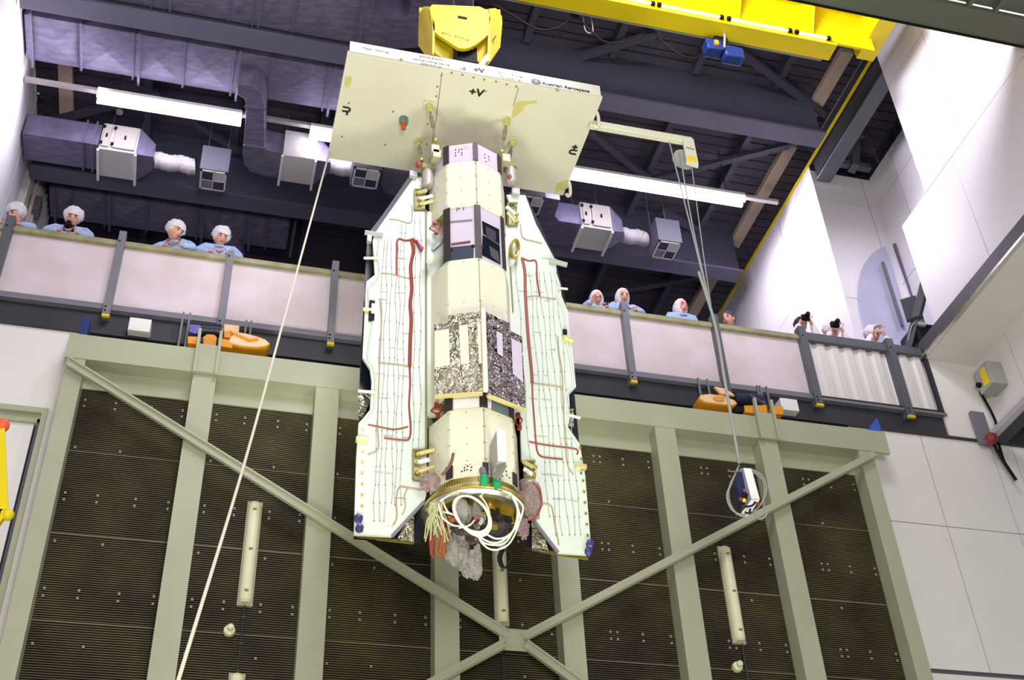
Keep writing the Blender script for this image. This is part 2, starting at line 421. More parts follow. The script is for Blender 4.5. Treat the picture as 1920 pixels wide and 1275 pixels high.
MB().bar((10.5, 13.8, 18.4), (11.3, 13.8, 18.4), .12, .12).build('cross_strut', STEEL, t)
tag(MB().box(10.06, 10.10, 9.6, 26, 18.34, 18.38).build('conductor_rail', YELLOW), 'thin yellow conductor rail along the top of the right wall', 'rail')
mb = MB()
for k in range(18): mb.box(11.7, 11.74, 10.4+k*.2, 10.4+k*.2+.16, 18.0, 19.2)
mb.box(11.74, 11.77, 10.3, 14.0, 18.0, 19.2)
tag(mb.build('louvre_panel', GRD), 'dark ribbed panel seen inside the opening in the right wall', 'panel')
struct(MB().box(10.45, 11.8, 14.16, 14.25, 18.0, 19.2).build('trim_2', STEELDK))

# overhead travelling crane
ZC = 16.9
pa = at(1240, 53, 'z', ZC); pb = at(1240, 33, 'z', ZC); ye = pa.y; yn = pb.y
t = root('bridge_crane', (6, ye, ZC), 'yellow overhead travelling crane at the top right', 'crane')
xs0, xs1 = at(985, 2, 'z', ZC).x-3, at(1557, 108, 'z', ZC).x; xe = at(1640, 103, 'z', ZC).x
MB().box(xs0, xs1, yn-.12, ye, ZC, ZC+.06).build('bottom_flange', YELLOW, t)
MB().box(xs0, xe, yn-.12, yn-.08, ZC+.05, ZC+.95).build('girder_web', YELLOW, t)
MB().box(xs0, xe, yn-.10, ye+.02, ZC+.9, ZC+.95).build('top_plate', YELLOW, t)
MB().box(xs0, xe, yn-.75, yn-.10, ZC+.88, ZC+.95).build('walkway_plate', YELLOW, t)
for px in (1385, 1515, 1240, 1100):
    x = at(px, 50, 'y', yn-.12).x
    MB().prism([(x, yn-.12, ZC+.1), (x, yn-.12, ZC+.9), (x, yn-.6, ZC+.9)], (.04, 0, 0)).build('stiffener', YELLOW, t)
MB().box(xe-.05, xe+.25, yn-.9, ye+.1, ZC+.35, ZC+1.0).build('end_carriage', YELLOW, t)
MB().box(xs0, xs1-.1, ye+.03, ye+.06, ZC+.03, ZC+.06).build('cable_track', CABG, t)
for i, (a, b) in enumerate([((1060, -5), (1096, 1)), ((1108, 4), (1228, 30)), ((1240, 31), (1358, 54)), ((1372, 57), (1487, 79)), ((1500, 81), (1560, 93))]):
    A = at(*a, 'y', yn-.14); B = at(*b, 'y', yn-.14)
    zz = ZC+.10
    l = root('crane_tube_lamp', (A.x, yn-.14, zz), ['thin white tube lamp on the yellow crane, first from the left', 'thin white tube lamp on the yellow crane, second from the left', 'long thin white tube lamp on the yellow crane left of the blue control box', 'thin white tube lamp on the yellow crane just right of the blue control box', 'short thin white tube lamp at the right end of the yellow crane'][i], 'lamp', 'tube lamps along the crane')
    MB().tube([(A.x, yn-.145, zz), (B.x, yn-.145, zz)], .018, 8).build('tube', TUBEY, l)
    for x in (A.x, B.x): MB().box(x-.03, x+.03, yn-.17, yn-.12, zz-.03, zz+.03).build('end_cap', BLACK, l)
# festoon cable
fz = ZC
fp = [(905, -5), (960, 28), (1010, 55), (1050, 50), (1078, 30), (1110, 60), (1140, 80), (1190, 75), (1218, 55), (1250, 85), (1290, 108), (1325, 100), (1340, 85)]
mb = MB(); mb.tube(spline([at(px, py, 'y', ye+.1) for px, py in fp], 6), .016, 6)
for px, py in ((1078, 29), (1215, 57)):
    c = at(px, py, 'y', ye+.1); mb.box(c.x-.06, c.x+.06, c.y-.03, c.y+.03, c.z-.04, c.z+.05)
tag(mb.build('festoon_cable', BLACK), 'black looping cable hanging under the yellow crane', 'cable')
tag(MB().tube(spline([at(px, py, 'y', ye+.12) for px, py in [(1093, 30), (1097, 55), (1105, 62), (1112, 58), (1108, 30)]], 5), .008, 6).build('thin_cable_loop', CABG), 'thin grey cable loop hanging left under the crane', 'cable')
c = at(1352, 90, 'y', ye)
t = root('hoist_control_box', c, 'blue control box hanging from the crane edge', 'control box')
MB().box(c.x-.28, c.x-.02, c.y-.1, c.y+.1, c.z-.17, c.z+.06).build('blue_casing', NAVYB, t, bevel=.02)
MB().box(c.x+.0, c.x+.32, c.y-.1, c.y+.1, c.z-.26, c.z-.02).build('motor_casing', NAVYB, t, bevel=.03)
MB().box(c.x-.1, c.x+.12, c.y-.06, c.y+.06, c.z-.02, c.z+.34).build('hanger', BLACK, t, bevel=.02)
MB().box(c.x-.16, c.x-.1, c.y-.13, c.y-.1, c.z-.1, c.z-.0).build('warning_label', ORANGE, t)
MB().tube([(c.x-.02, c.y-.12, c.z-.15), (c.x+.02, c.y-.14, c.z+.1), (c.x+.03, c.y-.12, c.z+.3)], .02, 8).build('cable', CABG, t)
# grey-green structure in front of the crane
yg = 8.4; g0 = at(1459.6, 0, 'y', yg); g1 = at(1917, 85, 'y', yg); zg = (g0.z+g1.z)/2
t = root('overhead_beam', (7, yg-.8, zg), 'grey green boxed overhead beam cutting across the top right corner', 'beam')
MB().box(3.5, 10.5, yg-.03, yg, zg-.02, zg+.5).build('edge_strip', BLACK, t)
MB().box(3.5, 10.5, yg-.42, yg-.03, zg, zg+.08).build('flange', GGREEN, t)
MB().box(3.5, 10.5, yg-2.2, yg-.42, zg+.12, zg+.16).build('panel', GGREEN, t)
for x in (8.85, 9.25, 6.2): MB().box(x, x+.05, yg-2.2, yg-.42, zg+.02, zg+.12).build('rib', GGREEN, t)

# ------------------------------------------------------------------ lamps
def lamp_row(name_px, z, label, group):
    (a, b) = name_px
    A = at(*a, 'z', z); B = at(*b, 'z', z); yc = (A.y+B.y)/2
    t = root('ceiling_lamp', ((A.x+B.x)/2, yc, z), label, 'lamp', group)
    xm = (A.x+B.x)/2
    MB().box(A.x, B.x, yc-.14, yc+.14, z+.05, z+.12).build('reflector', WHITE, t)
    for (u, v) in ((A.x, xm-.01), (xm+.01, B.x)):
        for d in (-.07, .07): MB().tube([(u, yc+d, z), (v, yc+d, z)], .045, 10).build('tube', TUBE, t)
    for x in (A.x+.3, B.x-.3): MB().tube([(x, yc, z+.12), (x, yc, 19.26)], .012, 6).build('hanger_rod', STEELDK, t)
    return yc
ZL = 17.9
yl = lamp_row(((182, 183), (452, 227)), ZL, 'bright twin tube lamp at the upper left', 'ceiling lamps')
lamp_row(((581, 250), (680, 266)), ZL, 'bright lamp mostly hidden behind the left edge of the lifting plate', 'ceiling lamps')
lamp_row(((1040, 327), (1396, 376)), ZL, 'bright long twin tube lamp right of the lifting plate', 'ceiling lamps')
tag(MB().box(-3.88, 9.75, yl-.04, yl+.04, ZL+.13, ZL+.2).build('lamp_rail', mat('lamp_rail_grey', '#a79ea2', .5)), 'thin beige rail that carries the ceiling lamps', 'rail')
c = at(223, 212, 'z', 19.14)
tag(MB().lathe([(.05, 0), (.07, .02), (.07, .06), (.03, .1)], c, n=16).build('smoke_detector', WHITE), 'small round white ceiling detector under the upper left lamp', 'detector')

# ------------------------------------------------------------------ ducts
def ductrun(name, x0, x1, y0, y1, z0, h, xs, label, group='rectangular ceiling ducts', M=DUCT):
    t = root('air_duct', ((x0+x1)/2, (y0+y1)/2, z0), label, 'duct', group)
    mb = MB(); cs = [x0]+list(xs)+[x1]; ym = (y0+y1)/2
    for i in range(len(cs)-1):
        a, b = cs[i], cs[i+1]; xm = (a+b)/2
        vs = [(a, y0, z0), (b, y0, z0), (b, y1, z0), (a, y1, z0), (xm, ym, z0-.045), (a, y0, z0+h), (b, y0, z0+h), (b, y1, z0+h), (a, y1, z0+h), (xm, y0-.04, z0+h/2)]
        mb.add(vs, [(0,1,4),(1,2,4),(2,3,4),(3,0,4),(0,5,9),(5,6,9),(6,1,9),(1,0,9),(5,8,7,6),(2,7,8,3)])
    mb.build('duct_body', M, t, smooth=False)
    for x in xs:
        MB().box(x-.015, x+.015, y0-.04, y1+.04, z0-.035, z0+h+.03).build('flange', DUCTDK, t)
    for x in cs[::2]:
        m2 = MB()
        m2.tube([(x+.1, y0-.07, z0-.1), (x+.1, y0-.07, 19.26)], .014, 6); m2.tube([(x+.1, y1+.07, z0-.1), (x+.1, y1+.07, 19.26)], .014, 6)
        m2.box(x+.08, x+.12, y0-.1, y1+.1, z0-.09, z0-.055)
        m2.build('hanger', DUCTDK, t)
    return t
ZD = 18.2
a = at(64, 30, 'z', ZD); b = at(66, 113, 'z', ZD); e = at(660, 175, 'z', ZD)
X = lambda px, py, z=ZD: at(px, py, 'z', z).x
ductrun('', -3.86, 2.6, a.y, b.y, ZD, .55, [X(152, 90), X(250, 110), X(345, 120), X(436, 135), X(505, 150), X(612, 160)], 'long galvanised duct across the upper left above the left lamp')
a2 = at(240, -30, 'z', ZD); b2 = at(500, 52, 'z', ZD)
c2 = at(760, 30, 'z', ZD)
ductrun('', -3.86, X(690, 70), b2.y-1.05, b2.y, ZD, .55, [X(285, -20), X(308, -5), X(430, 20), X(474, 30), X(550, 40), X(664, 60)], 'galvanised duct at the very top left ending in an elbow by the hook block')
# elbow from the top duct going back down to the left of hook
q = [at(px, py, 'z', ZD) for px, py in [(690, 40), (764, 36), (790, 12), (800, -20)]]
t = root('air_duct', at(740, 60, 'z', ZD), 'wide galvanised duct elbow behind the yellow hook block', 'duct', 'rectangular ceiling ducts')
pts = [at(px, py, 'z', ZD) for px, py in [(655, 20), (740, 36), (756, 34), (766, 25), (772, 5), (778, -30), (905, -30), (880, 20), (850, 65), (800, 88), (740, 92), (655, 78)]]
MB().prism(pts, (0, 0, .55)).build('duct_body', DUCT, t)
# third duct low left behind the heads
a3 = at(240, 375, 'z', ZD); b3 = at(240, 428, 'z', ZD)
ductrun('', -3.6, X(540, 440), at(200, 368, 'z', ZD).y, at(200, 421, 'z', ZD).y, ZD, .5, [X(136, 380), X(196, 390), X(276, 400), X(370, 420), X(408, 425), X(460, 430), X(500, 440)], 'galvanised duct behind the heads of the spectators at left')
tag(MB().prism([at(px, py, 'z', 18.1) for px, py in [(418, 440), (440, 446), (452, 465), (456, 500), (400, 500), (400, 440)]], (0, 0, .4)).build('air_duct', DUCT), 'round shouldered duct end behind the two leaning spectators', 'duct', 'rectangular ceiling ducts')

ZE = 17.6
def airunit(pts, near_h, label, hatch=True, z=17.5, h=.64):
    """pts: near-left, near-right, far-right, far-left pixels of the bottom face"""
    P4 = [at(px, py, 'z', z) for px, py in pts]
    x0 = (P4[0].x+P4[3].x)/2; x1 = (P4[1].x+P4[2].x)/2; y0 = (P4[0].y+P4[1].y)/2; y1 = (P4[2].y+P4[3].y)/2
    t = root('air_handling_unit', ((x0+x1)/2, (y0+y1)/2, z), label, 'air unit', 'white air handling boxes')
    MB().box(x0, x1, y0, y1, z, z+h).build('casing', AHUW, t, bevel=.01)
    if hatch:
        xm = x0+(x1-x0)*.3
        for (u, v) in ((x0+.03, xm-.03), (xm+.03, x1-.03)):
            hp = MB().box(u, v, y0-.035, y0, z+.05, z+h-.03).build('hatch', AHUG, t, bevel=.01)
            MB().box((u+v)/2-.015, (u+v)/2+.015, y0-.055, y0-.035, z+h*.5-.05, z+h*.5+.03).build('latch', BLACK, hp)
            for zz in (z+.12, z+h-.12): MB().box(u-.03, u+.02, y0-.05, y0-.03, zz-.03, zz+.03).build('hinge', BLACK, hp)
    for x in (x0, x1): MB().box(x-.02, x+.02, y0, y1+.08, z-.05, z).build('support_angle', WHITE, t)
    for x in (x0+.05, x1-.05):
        MB().tube([(x, y1-.05, z+h), (x, y1-.05, 19.26)], .01, 6).build('hanger_rod', DUCTDK, t)
    return t, x0, x1, y0, y1, z, h
def taper(x0, x1, y0, y1, z, h, frac, label):
    ym = (y0+y1)/2; hw = (y1-y0)/2*frac; zm = z+h/2; hh = h/2*frac
    v = [(x0, y0, z), (x0, y1, z), (x0, y1, z+h), (x0, y0, z+h), (x1, ym-hw, zm-hh), (x1, ym+hw, zm-hh), (x1, ym+hw, zm+hh), (x1, ym-hw, zm+hh)]
    return tag(MB().add(v, [(0,1,2,3),(4,7,6,5),(0,4,5,1),(1,5,6,2),(2,6,7,3),(3,7,4,0)]).build('duct_reducer', DUCT), label, 'duct', 'duct reducers')
def flex(x0, x1, yc, zc, label, r=.15):
    pts = [(x0+(x1-x0)*k/24, yc, zc+.02*math.sin(k*.5)) for k in range(25)]
    return tag(MB().tube(pts, [r*(1+.05*math.sin(k*2.1)) for k in range(25)], 16).build('flexible_duct', FLEX), label, 'duct', 'white flexible ducts')
def diffuser(px4, label, z=17.35, h=.6):
    P4 = [at(px, py, 'z', z) for px, py in px4]
    x0 = (P4[0].x+P4[3].x)/2; x1 = (P4[1].x+P4[2].x)/2; y0 = (P4[0].y+P4[1].y)/2; y1 = (P4[2].y+P4[3].y)/2
    t = root('air_diffuser', ((x0+x1)/2, (y0+y1)/2, z), label, 'air diffuser', 'square ceiling diffusers')
    MB().box(x0-.02, x1+.02, y0-.02, y1+.02, z+.02, z+h).build('plenum_box', DIFF, t)
    mb = MB(); g = .03
    mb.box(x0, x1, y0, y0+g, z, z+.02); mb.box(x0, x1, y1-g, y1, z, z+.02); mb.box(x0, x0+g, y0, y1, z, z+.02); mb.box(x1-g, x1, y0, y1, z, z+.02)
    xm = (x0+x1)/2; ym = (y0+y1)/2
    for x in (x0+.05, x1-.05): MB().tube([(x, y1-.05, z+h), (x, y1-.05, 19.26)], .01, 6).build('hanger_rod', DUCTDK, t)
    mb.box(xm-.008, xm+.008, y0, y1, z, z+.02); mb.box(x0, x1, ym-.008, ym+.008, z, z+.02)
    mb.build('frame', WHITE, t)
    for (u0, u1, v0, v1, M) in ((x0+g, xm-.008, y0+g, ym-.008, GRD), (xm+.008, x1-g, y0+g, ym-.008, AHUW), (x0+g, xm-.008, ym+.008, y1-g, GRM), (xm+.008, x1-g, ym+.008, y1-g, GRD)):
        m2 = MB(); k = 0
        m2.box(u0, u1, v0, v1, z+.012, z+.018)
        while v0+k*.03 < v1-.01:
            m2.box(u0, u1, v0+k*.03, v0+k*.03+.012, z+.004, z+.012); k += 1
        m2.build('louvre_field', M, t)
    return t
u = airunit([(185, 277), (255, 290), (252, 340), (183, 328)], 50, 'white air handling box with hatches at the left below the lamp')
taper(u[2], u[2]+.28, u[3], u[4], u[5], u[6], .5, 'duct reducer on the right of the left air box')
flex(at(287, 295, 'z', 17.8).x, at(365, 305, 'z', 17.8).x, (u[3]+u[4])/2+.05, 17.8, 'white flexible duct between left air box and its diffuser')
diffuser([(376, 318), (425, 326), (422, 361), (373, 353)], 'square checkered diffuser below the left lamp')
t = root('air_duct', (-3, u[3]+.3, 17.6), 'short galvanised duct entering the left air box', 'duct', 'rectangular ceiling ducts')
MB().box(-3.86, u[1]-.02, u[3]+.02, u[4]-.03, 17.6, 18.1).build('duct_body', DUCT, t)
for x in (u[1]-.28, u[1]-.12): MB().box(x, x+.03, u[3]-.02, u[4], 17.56, 18.14).build('flange', DUCTDK, t)
# middle unit and the elbow branch
u = airunit([(533, 290), (593, 300), (583, 348), (520, 338)], 45, 'white air handling box left of the lifting plate', hatch=False)
t = root('air_duct', at(470, 260, 'z', ZE), 'galvanised duct branch with two elbows left of the lifting plate', 'duct', 'rectangular ceiling ducts')
o1 = [(445, 157), (470, 159), (488, 172), (496, 195), (496, 280), (530, 287), (519, 334), (495, 330), (470, 322), (458, 310), (455, 290), (462, 200), (458, 185), (445, 178)]
MB().prism([at(px, py, 'z', ZE) for px, py in o1], (0, 0, .5)).build('duct_body', DUCT, t, bevel=.01)
for p, q in (((458, 200), (498, 204)), ((456, 272), (498, 279))):
    A = at(*p, 'z', ZE-.02); B = at(*q, 'z', ZE-.02); MB().bar(A, B, .03, .04).build('flange', DUCTDK, t)
taper(u[2], u[2]+.25, u[3], u[4], u[5], u[6], .5, 'duct reducer on the right of the middle air box')
flex(u[2]+.25, u[2]+.9, (u[3]+u[4])/2+.05, 17.8, 'white flexible duct just below the left corner of the lifting plate')
diffuser([(665, 314), (713, 322), (706, 357), (658, 348)], 'square checkered diffuser left of the satellite wing')
t = root('air_duct', at(740, 345, 'z', ZE), 'galvanised duct with rounded corner behind the top of the left wing', 'duct', 'rectangular ceiling ducts')
MB().prism([at(px, py, 'z', ZE) for px, py in [(718, 318), (770, 326), (800, 330), (800, 380), (740, 368), (722, 362), (714, 345)]], (0, 0, .5)).build('duct_body', DUCT, t)
# right set
diffuser([(978, 366), (1020, 373), (1010, 405), (970, 398)], 'square checkered diffuser half hidden by the right wing tip')
t = root('air_duct', at(1050, 420, 'z', ZE), 'galvanised duct with rounded corner under the right end of the lifting plate', 'duct', 'rectangular ceiling ducts')
MB().prism([at(px, py, 'z', ZE) for px, py in [(1022, 370), (1050, 375), (1040, 405), (1048, 414), (1092, 421), (1076, 464), (1020, 455), (1000, 440)]], (0, 0, .5)).build('duct_body', DUCT, t)
u = airunit([(1090, 424), (1150, 433), (1130, 472), (1076, 464)], 45, 'white air handling box with hatches right of the right wing')
taper(u[2], u[2]+.28, u[3], u[4], u[5], u[6], .5, 'duct reducer on the right of the right air box')
flex(at(1166, 435, 'z', 17.8).x, at(1214, 440, 'z', 17.8).x, (u[3]+u[4])/2+.08, 17.8, 'white flexible duct between right air box and its diffuser')
diffuser([(1237, 452), (1277, 458), (1262, 489), (1221, 482)], 'square checkered diffuser left of the hanging cables')

exec_parts = True
# ================================================================== BIG DOOR WITH STEEL FRAME
YF = 12.0
ZT = 10.46
t = root('door_frame', (3.4, YF+.1, 0), 'big grey green steel frame of columns and cross braces around dark grilles', 'door frame')
MB().box(-1.84, 8.72, YF, YF+.05, ZT, 10.81).box(-1.8, 8.46, YF+.05, 12.38, ZT, ZT+.05).box(-1.84, 8.72, YF+.05, 12.38, 10.76, 10.81).build('head_beam', FRAMEGREEN, t)
MB().box(-1.8, 8.45, 12.22, 12.4, 10.2, ZT).build('lintel', FRAMEGREEN, t)
cols = [(-1.80, -1.60), (-.39, -.12), (1.05, 1.33), (2.50, 2.77), (3.94, 4.19), (5.37, 5.645), (6.81, 7.07), (8.25, 8.46)]
for a, b in cols:
    MB().box(a, b, YF+.01, 12.25, 0, ZT).build('column', FRAMEGREEN, t)
for a, b in ((-.39, -.12), (6.81, 7.07)):
    MB().box(a, b, YF-.05, YF, ZT-.02, 10.85).build('column_cap', FRAMEGREEN, t)
    for x in (a-.01, b-.03): MB().box(x, x+.035, YF-.09, YF-.04, ZT-.05, 11.05).build('hoist_bracket', FRAMEGREEN, t)
hub = at(965, 1198, 'y', YF-.06)
def bdiag(p, q, nm='diagonal_brace'):
    a = at(*p, 'y', YF-.06); b = at(*q, 'y', YF-.06)
    d = (b-a).normalized(); n = d.cross(Vector((0, 1, 0))).normalized()
    mb = MB(); mb.bar(a, b, .10, .05, up=(0, 1, 0)); mb.bar(a+n*.03-Vector((0,.03,0)), b+n*.03-Vector((0,.03,0)), .02, .05, up=(0, 1, 0))
    mb.build(nm, FRAMEGREEN, t)
bdiag((128, 678), (950, 1190)); bdiag((1640, 852), (980, 1196))
zb = hub.z-(at(1640, 852, 'y', YF).z-hub.z)
bdiag((945, 1208), (690, 1345)); bdiag((985, 1208), (1180, 1350))
hx, hz = hub.x, hub.z
MB().box(hx-.17, hx+.17, YF-.05, YF-.035, hz-.13, hz+.12).build('gusset_plate', FRAMEGREEN, t)
mb = MB()
for dx in (-.14, -.11, .11, .14):
    for dz in (-.06, .05): mb.lathe([(.012, 0), (.012, .02)], (hx+dx, YF-.07, hz+dz), (0, 1, 0), 8)
mb.build('bolt_group', CHROME, t)
# grille infill between the columns
pr = [10.05, 8.81, 7.67, 6.5, 5.4, 4.3]; sr = [9.40, 8.22, 7.06, 5.95]
YG = 12.235
for i in range(7):
    x0, x1 = cols[i][1], cols[i+1][0]
    mb = MB(); mb.box(x0, x1, YG+.03, YG+.05, 0, 10.2, 0)
    z = .05
    while z < 10.19:
        mb.box(x0, x1, YG, YG+.012, z, z+.0085, 1); z += .0262
    for zz in (9.35, 8.31, 7.31, 6.3, 5.3, 4.3): mb.box(x0, x1, YG-.006, YG, zz, zz+.008, 3)
    for k, zz in enumerate(pr):
        for fx in (.05, .33, .66, .95):
            xc = x0+(x1-x0)*fx
            for dz in (0, -.085): mb.box(xc-.012, xc+.012, YG-.012, YG, zz+dz-.014, zz+dz+.014, 2)
            if i >= 4 and fx == .33:
                for dz in (0, -.085): mb.box(xc+.07, xc+.094, YG-.012, YG, zz+dz-.014, zz+dz+.014, 2)
    for zz in sr:
        for fx in ((.05, .45) if i % 2 == 0 else (.05, .66)):
            xc = x0+(x1-x0)*fx; mb.box(xc-.012, xc+.012, YG-.012, YG, zz-.014, zz+.014, 2)
    mb.build('grille_panel', [GRILLBACK, GRILLBAR, CLIP, mat('grille_seam', '#8b8772', .5)], t, smooth=False)
# wall lamps on the grille
def tubelamp(xc, z1, z0, label, w=.075):
    o = root('wall_tube_lamp', (xc, YG-.1, z0), label, 'lamp', 'long unlit tube lamps on the grille')
    zz = [z1, z1-.03, z0+.03, z0]; n = 14
    mb = MB(); secs = [(z1, .75), (z1-.03, 1), (z0+.03, 1), (z0, .75)]; base = []
    for z, s in secs:
        mb.v += [Vector((xc+w*s*math.cos(PI*k/n), YG-.03-.085*s*math.sin(PI*k/n), z)) for k in range(n+1)]
    for i in range(3):
        for k in range(n): mb.f.append([i*(n+1)+k, i*(n+1)+k+1, (i+1)*(n+1)+k+1, (i+1)*(n+1)+k]); mb.m.append(0)
    mb.f.append(list(range(n+1))); mb.m.append(0); mb.f.append([3*(n+1)+k for k in range(n+1)][::-1]); mb.m.append(0)
    mb.build('diffuser', LAMPD, o)
    MB().box(xc-w-.008, xc+w+.008, YG-.03, YG, z0-.02, z1+.02).build('base', FRAMEGREEN, o)
    mb = MB()
    for z in (z1-.12, (z0+z1)/2, z0+.12): mb.box(xc-.02, xc+.02, YG-.122, YG-.112, z-.012, z+.012)
    mb.build('screw_group', OLIVE, o)
    return o
lx = [at(470, 1030, 'y', YG-.1).x, at(942, 1100, 'y', YG-.1).x, at(1376, 1110, 'y', YG-.1).x]
z1, z0 = at(478, 938, 'y', YG-.1).z, at(462, 1127, 'y', YG-.1).z
tubelamp(lx[0], z1, z0, 'unlit tube lamp on the grille left of the satellite')
tubelamp(lx[1], z1, z0, 'unlit tube lamp on the grille directly under the satellite')
tubelamp(lx[2], z1, z0, 'unlit tube lamp on the grille right of the satellite')
zl2 = at(445, 1261, 'y', YG-.1).z
tubelamp(at(445, 1268, 'y', YG-.1).x, zl2, zl2-1.2, 'unlit tube lamp cut off by the bottom edge at left')
for x, zz, lb in ((lx[0], (z0, zl2), 'dark conduit under the left tube lamp on the grille'), (lx[1], (z0, 5.6), 'dark conduit under the middle tube lamp on the grille'), (lx[2]+.03, (z0, 5.6), 'dark conduit under the right tube lamp on the grille')):
    mb = MB(); mb.tube([(x, YG-.02, zz[0]), (x, YG-.02, zz[1])], .012, 6)
    z = zz[0]-.15
    while z > zz[1]: mb.box(x-.02, x+.02, YG-.035, YG, z-.01, z+.01); z -= .3
    tag(mb.build('conduit', STEELDK), lb, 'conduit', 'conduits on the grille')
for px, py, lb in ((430, 1182, 'round cream siren knob on the grille under the left tube lamp'), (1383, 1250, 'round cream siren knob on the grille under the right tube lamp')):
    c = at(px, py, 'y', YG-.04)
    o = root('round_sounder', c, lb, 'sounder', 'round sounders on the grille')
    MB().lathe([(.06, .04), (.065, .01), (.055, -.02), (.03, -.03)], c, (0, 1, 0), 20).build('base', LAMPD, o)
    MB().lathe([(.035, -.02), (.035, -.07), (.02, -.085)], (c.x+.008, c.y, c.z+.012), (0, 1, 0), 18).build('dome', LAMPD, o)

# ================================================================== GALLERY EDGE
t = root('gallery_beam', (4, 12.38, 11.14), 'dark steel edge beam under the gallery parapet', 'beam')
MB().box(-3.45, 13.5, 12.44, 12.48, 11.16, 11.55).build('web', STEELDK, t)
MB().box(-3.45, 13.5, 12.36, 12.56, 11.13, 11.16).build('bottom_flange', STEELDK, t)
MB().box(-3.45, 10.1, 12.36, 12.56, 11.52, 11.56).build('top_flange', POSTGREY, t)
t = root('gallery_parapet', (3.5, 12.4, 11.56), 'gallery parapet of pale panels between grey steel posts', 'parapet')
px_posts = [-2.90, -1.53, -.155, 1.22, 2.59, 3.95, 5.30, 6.67, 8.04, 9.465]
for i, x in enumerate(px_posts):
    wd = .09 if 0 < i < 8 else .11
    M = POSTGREY if 0 < i < 7 else POSTDARK
    p = MB().box(x-wd/2, x+wd/2, 12.31, 12.44, 11.40, 12.80 if i in (0, 1, 3, 6, 7, 8, 9) else 12.72).build('post', M, t)
    MB().box(x-wd/2, x+wd/2, 12.305, 12.35, 11.37, 11.40).build('yellow_foot', YLAB, p)
    mb = MB()
    for dz in (11.46, 11.52, 12.62): mb.lathe([(.012, 0), (.012, .012)], (x-.02, 12.30, dz), (0, 1, 0), 8)
    mb.build('bolt_group', BLACK, p)
for i in range(8):
    a, b = px_posts[i]+.045, px_posts[i+1]-.045
    if i < 8: MB().box(a, b, 12.42, 12.45, 11.62, 12.60).build('infill_panel', PLY, t)
MB().box(px_posts[0]-.5, px_posts[0]-.045, 12.42, 12.45, 11.62, 12.6).build('infill_panel', PLY, t)
MB().box(px_posts[0]-.5, 8.04, 12.36, 12.46, 12.60, 12.66).box(px_posts[0]-.5, 8.04, 12.40, 12.46, 12.66, 12.71).build('top_rail', RAIL, t)
MB().box(px_posts[0]-.5, 8.04, 12.38, 12.46, 11.56, 11.62).build('bottom_rail', POSTGREY, t)
MB().box(8.04, 10.08, 12.36, 12.46, 12.60, 12.74).build('dark_top_rail', POSTDARK, t)
MB().box(8.04, 10.08, 12.37, 12.44, 11.56, 11.60).build('dark_bottom_rail', BLKSTR, t)
MB().box(10.03, 10.07, 12.36, 12.44, 11.58, 12.6).build('dark_edge_angle', STEELDK, t)
mb = MB(); x = 8.08; k = 0; prof = []
while x < 10.03:
    prof += [(x, 12.42), (x+.10, 12.42), (x+.13, 12.455), (x+.19, 12.455)]; x += .225
prof = [p for p in prof if p[0] <= 10.03]
vs = [(a, b, 11.60) for a, b in prof]+[(a, b, 12.62) for a, b in prof]; n = len(prof)
mb.add(vs, [(i, i+1, n+i+1, n+i) for i in range(n-1)])
o = mb.build('corrugated_panel', CORR, t, smooth=False); s = o.modifiers.new('solid', 'SOLIDIFY'); s.thickness = .004
struct(MB().box(10.07, 10.91, 12.4, 12.6, 11.16, 12.6).build('wall_front_right', WHITEWALL), 'white wall between corrugated parapet and grey switch box')
MB_ = MB()
# girder along the bottom of the near box wall
t = root('wall_girder', (10.05, 8, 12.56), 'dark steel girder with bright lower lip below the white box wall', 'girder')
MB().box(10.0, 10.06, 3, 12.4, 12.60, 12.84).build('web', STEELDK, t)
MB().box(9.98, 10.06, 3, 12.4, 12.56, 12.60).build('lower_lip', CHROME, t)
# platform details in the corner behind the girder
t = root('platform_bracket', (10.2, 12.8, 12.6), 'dark machinery platform behind the girder corner at right', 'platform')
MB().bar((9.9, 12.75, 12.6), (10.35, 12.2, 14.0), .1, .12).build('strut', STEELDK, t)
MB().box(10.12, 10.5, 12.45, 12.95, 12.62, 13.35).build('motor_housing', BLACK, t, bevel=.04)
MB().bar((10.1, 12.4, 13.35), (10.5, 12.9, 14.25), .25, .05).build('arm_plate', STEELDK, t)
MB().box(10.13, 10.27, 12.4, 12.46, 13.25, 13.5).build('grey_actuator', GREYBX, t, bevel=.01)
MB().tube(spline([(9.98, 12.6, 13.0), (10.05, 12.45, 13.25), (10.15, 12.42, 13.3)], 5), .012, 6).build('hose', CABG, t)
# round sheet drum with two dark bars
cc = at(1745, 615, 'y', 13.88)
t = root('round_drum', (cc.x, 13.88, cc.z), 'big round pale violet sheet disc with two dark bars at right', 'disc')
R = abs(cc.x-at(1617, 600, 'y', 13.88).x)
mb = MB(); n = 40; pts = []
for k in range(n+1):
    th = PI*.28+PI*.8*k/n; pts.append((cc.x+R*1.0*math.cos(th), 13.87, cc.z-.1+R*1.55*math.sin(th)))
pts.append((11.15, 13.87, cc.z-1.2))
pts = [p for p in pts if p[0] < 11.2]
MB().prism(pts, (0, .06, 0)).build('sheet', TRANSD, t)
for p, q in (((1655, 492), (1692, 612)), ((1677, 458), (1718, 575))):
    MB().bar(at(*p, 'y', 13.8), at(*q, 'y', 13.8), .05, .05).build('bar', STEEL, t)
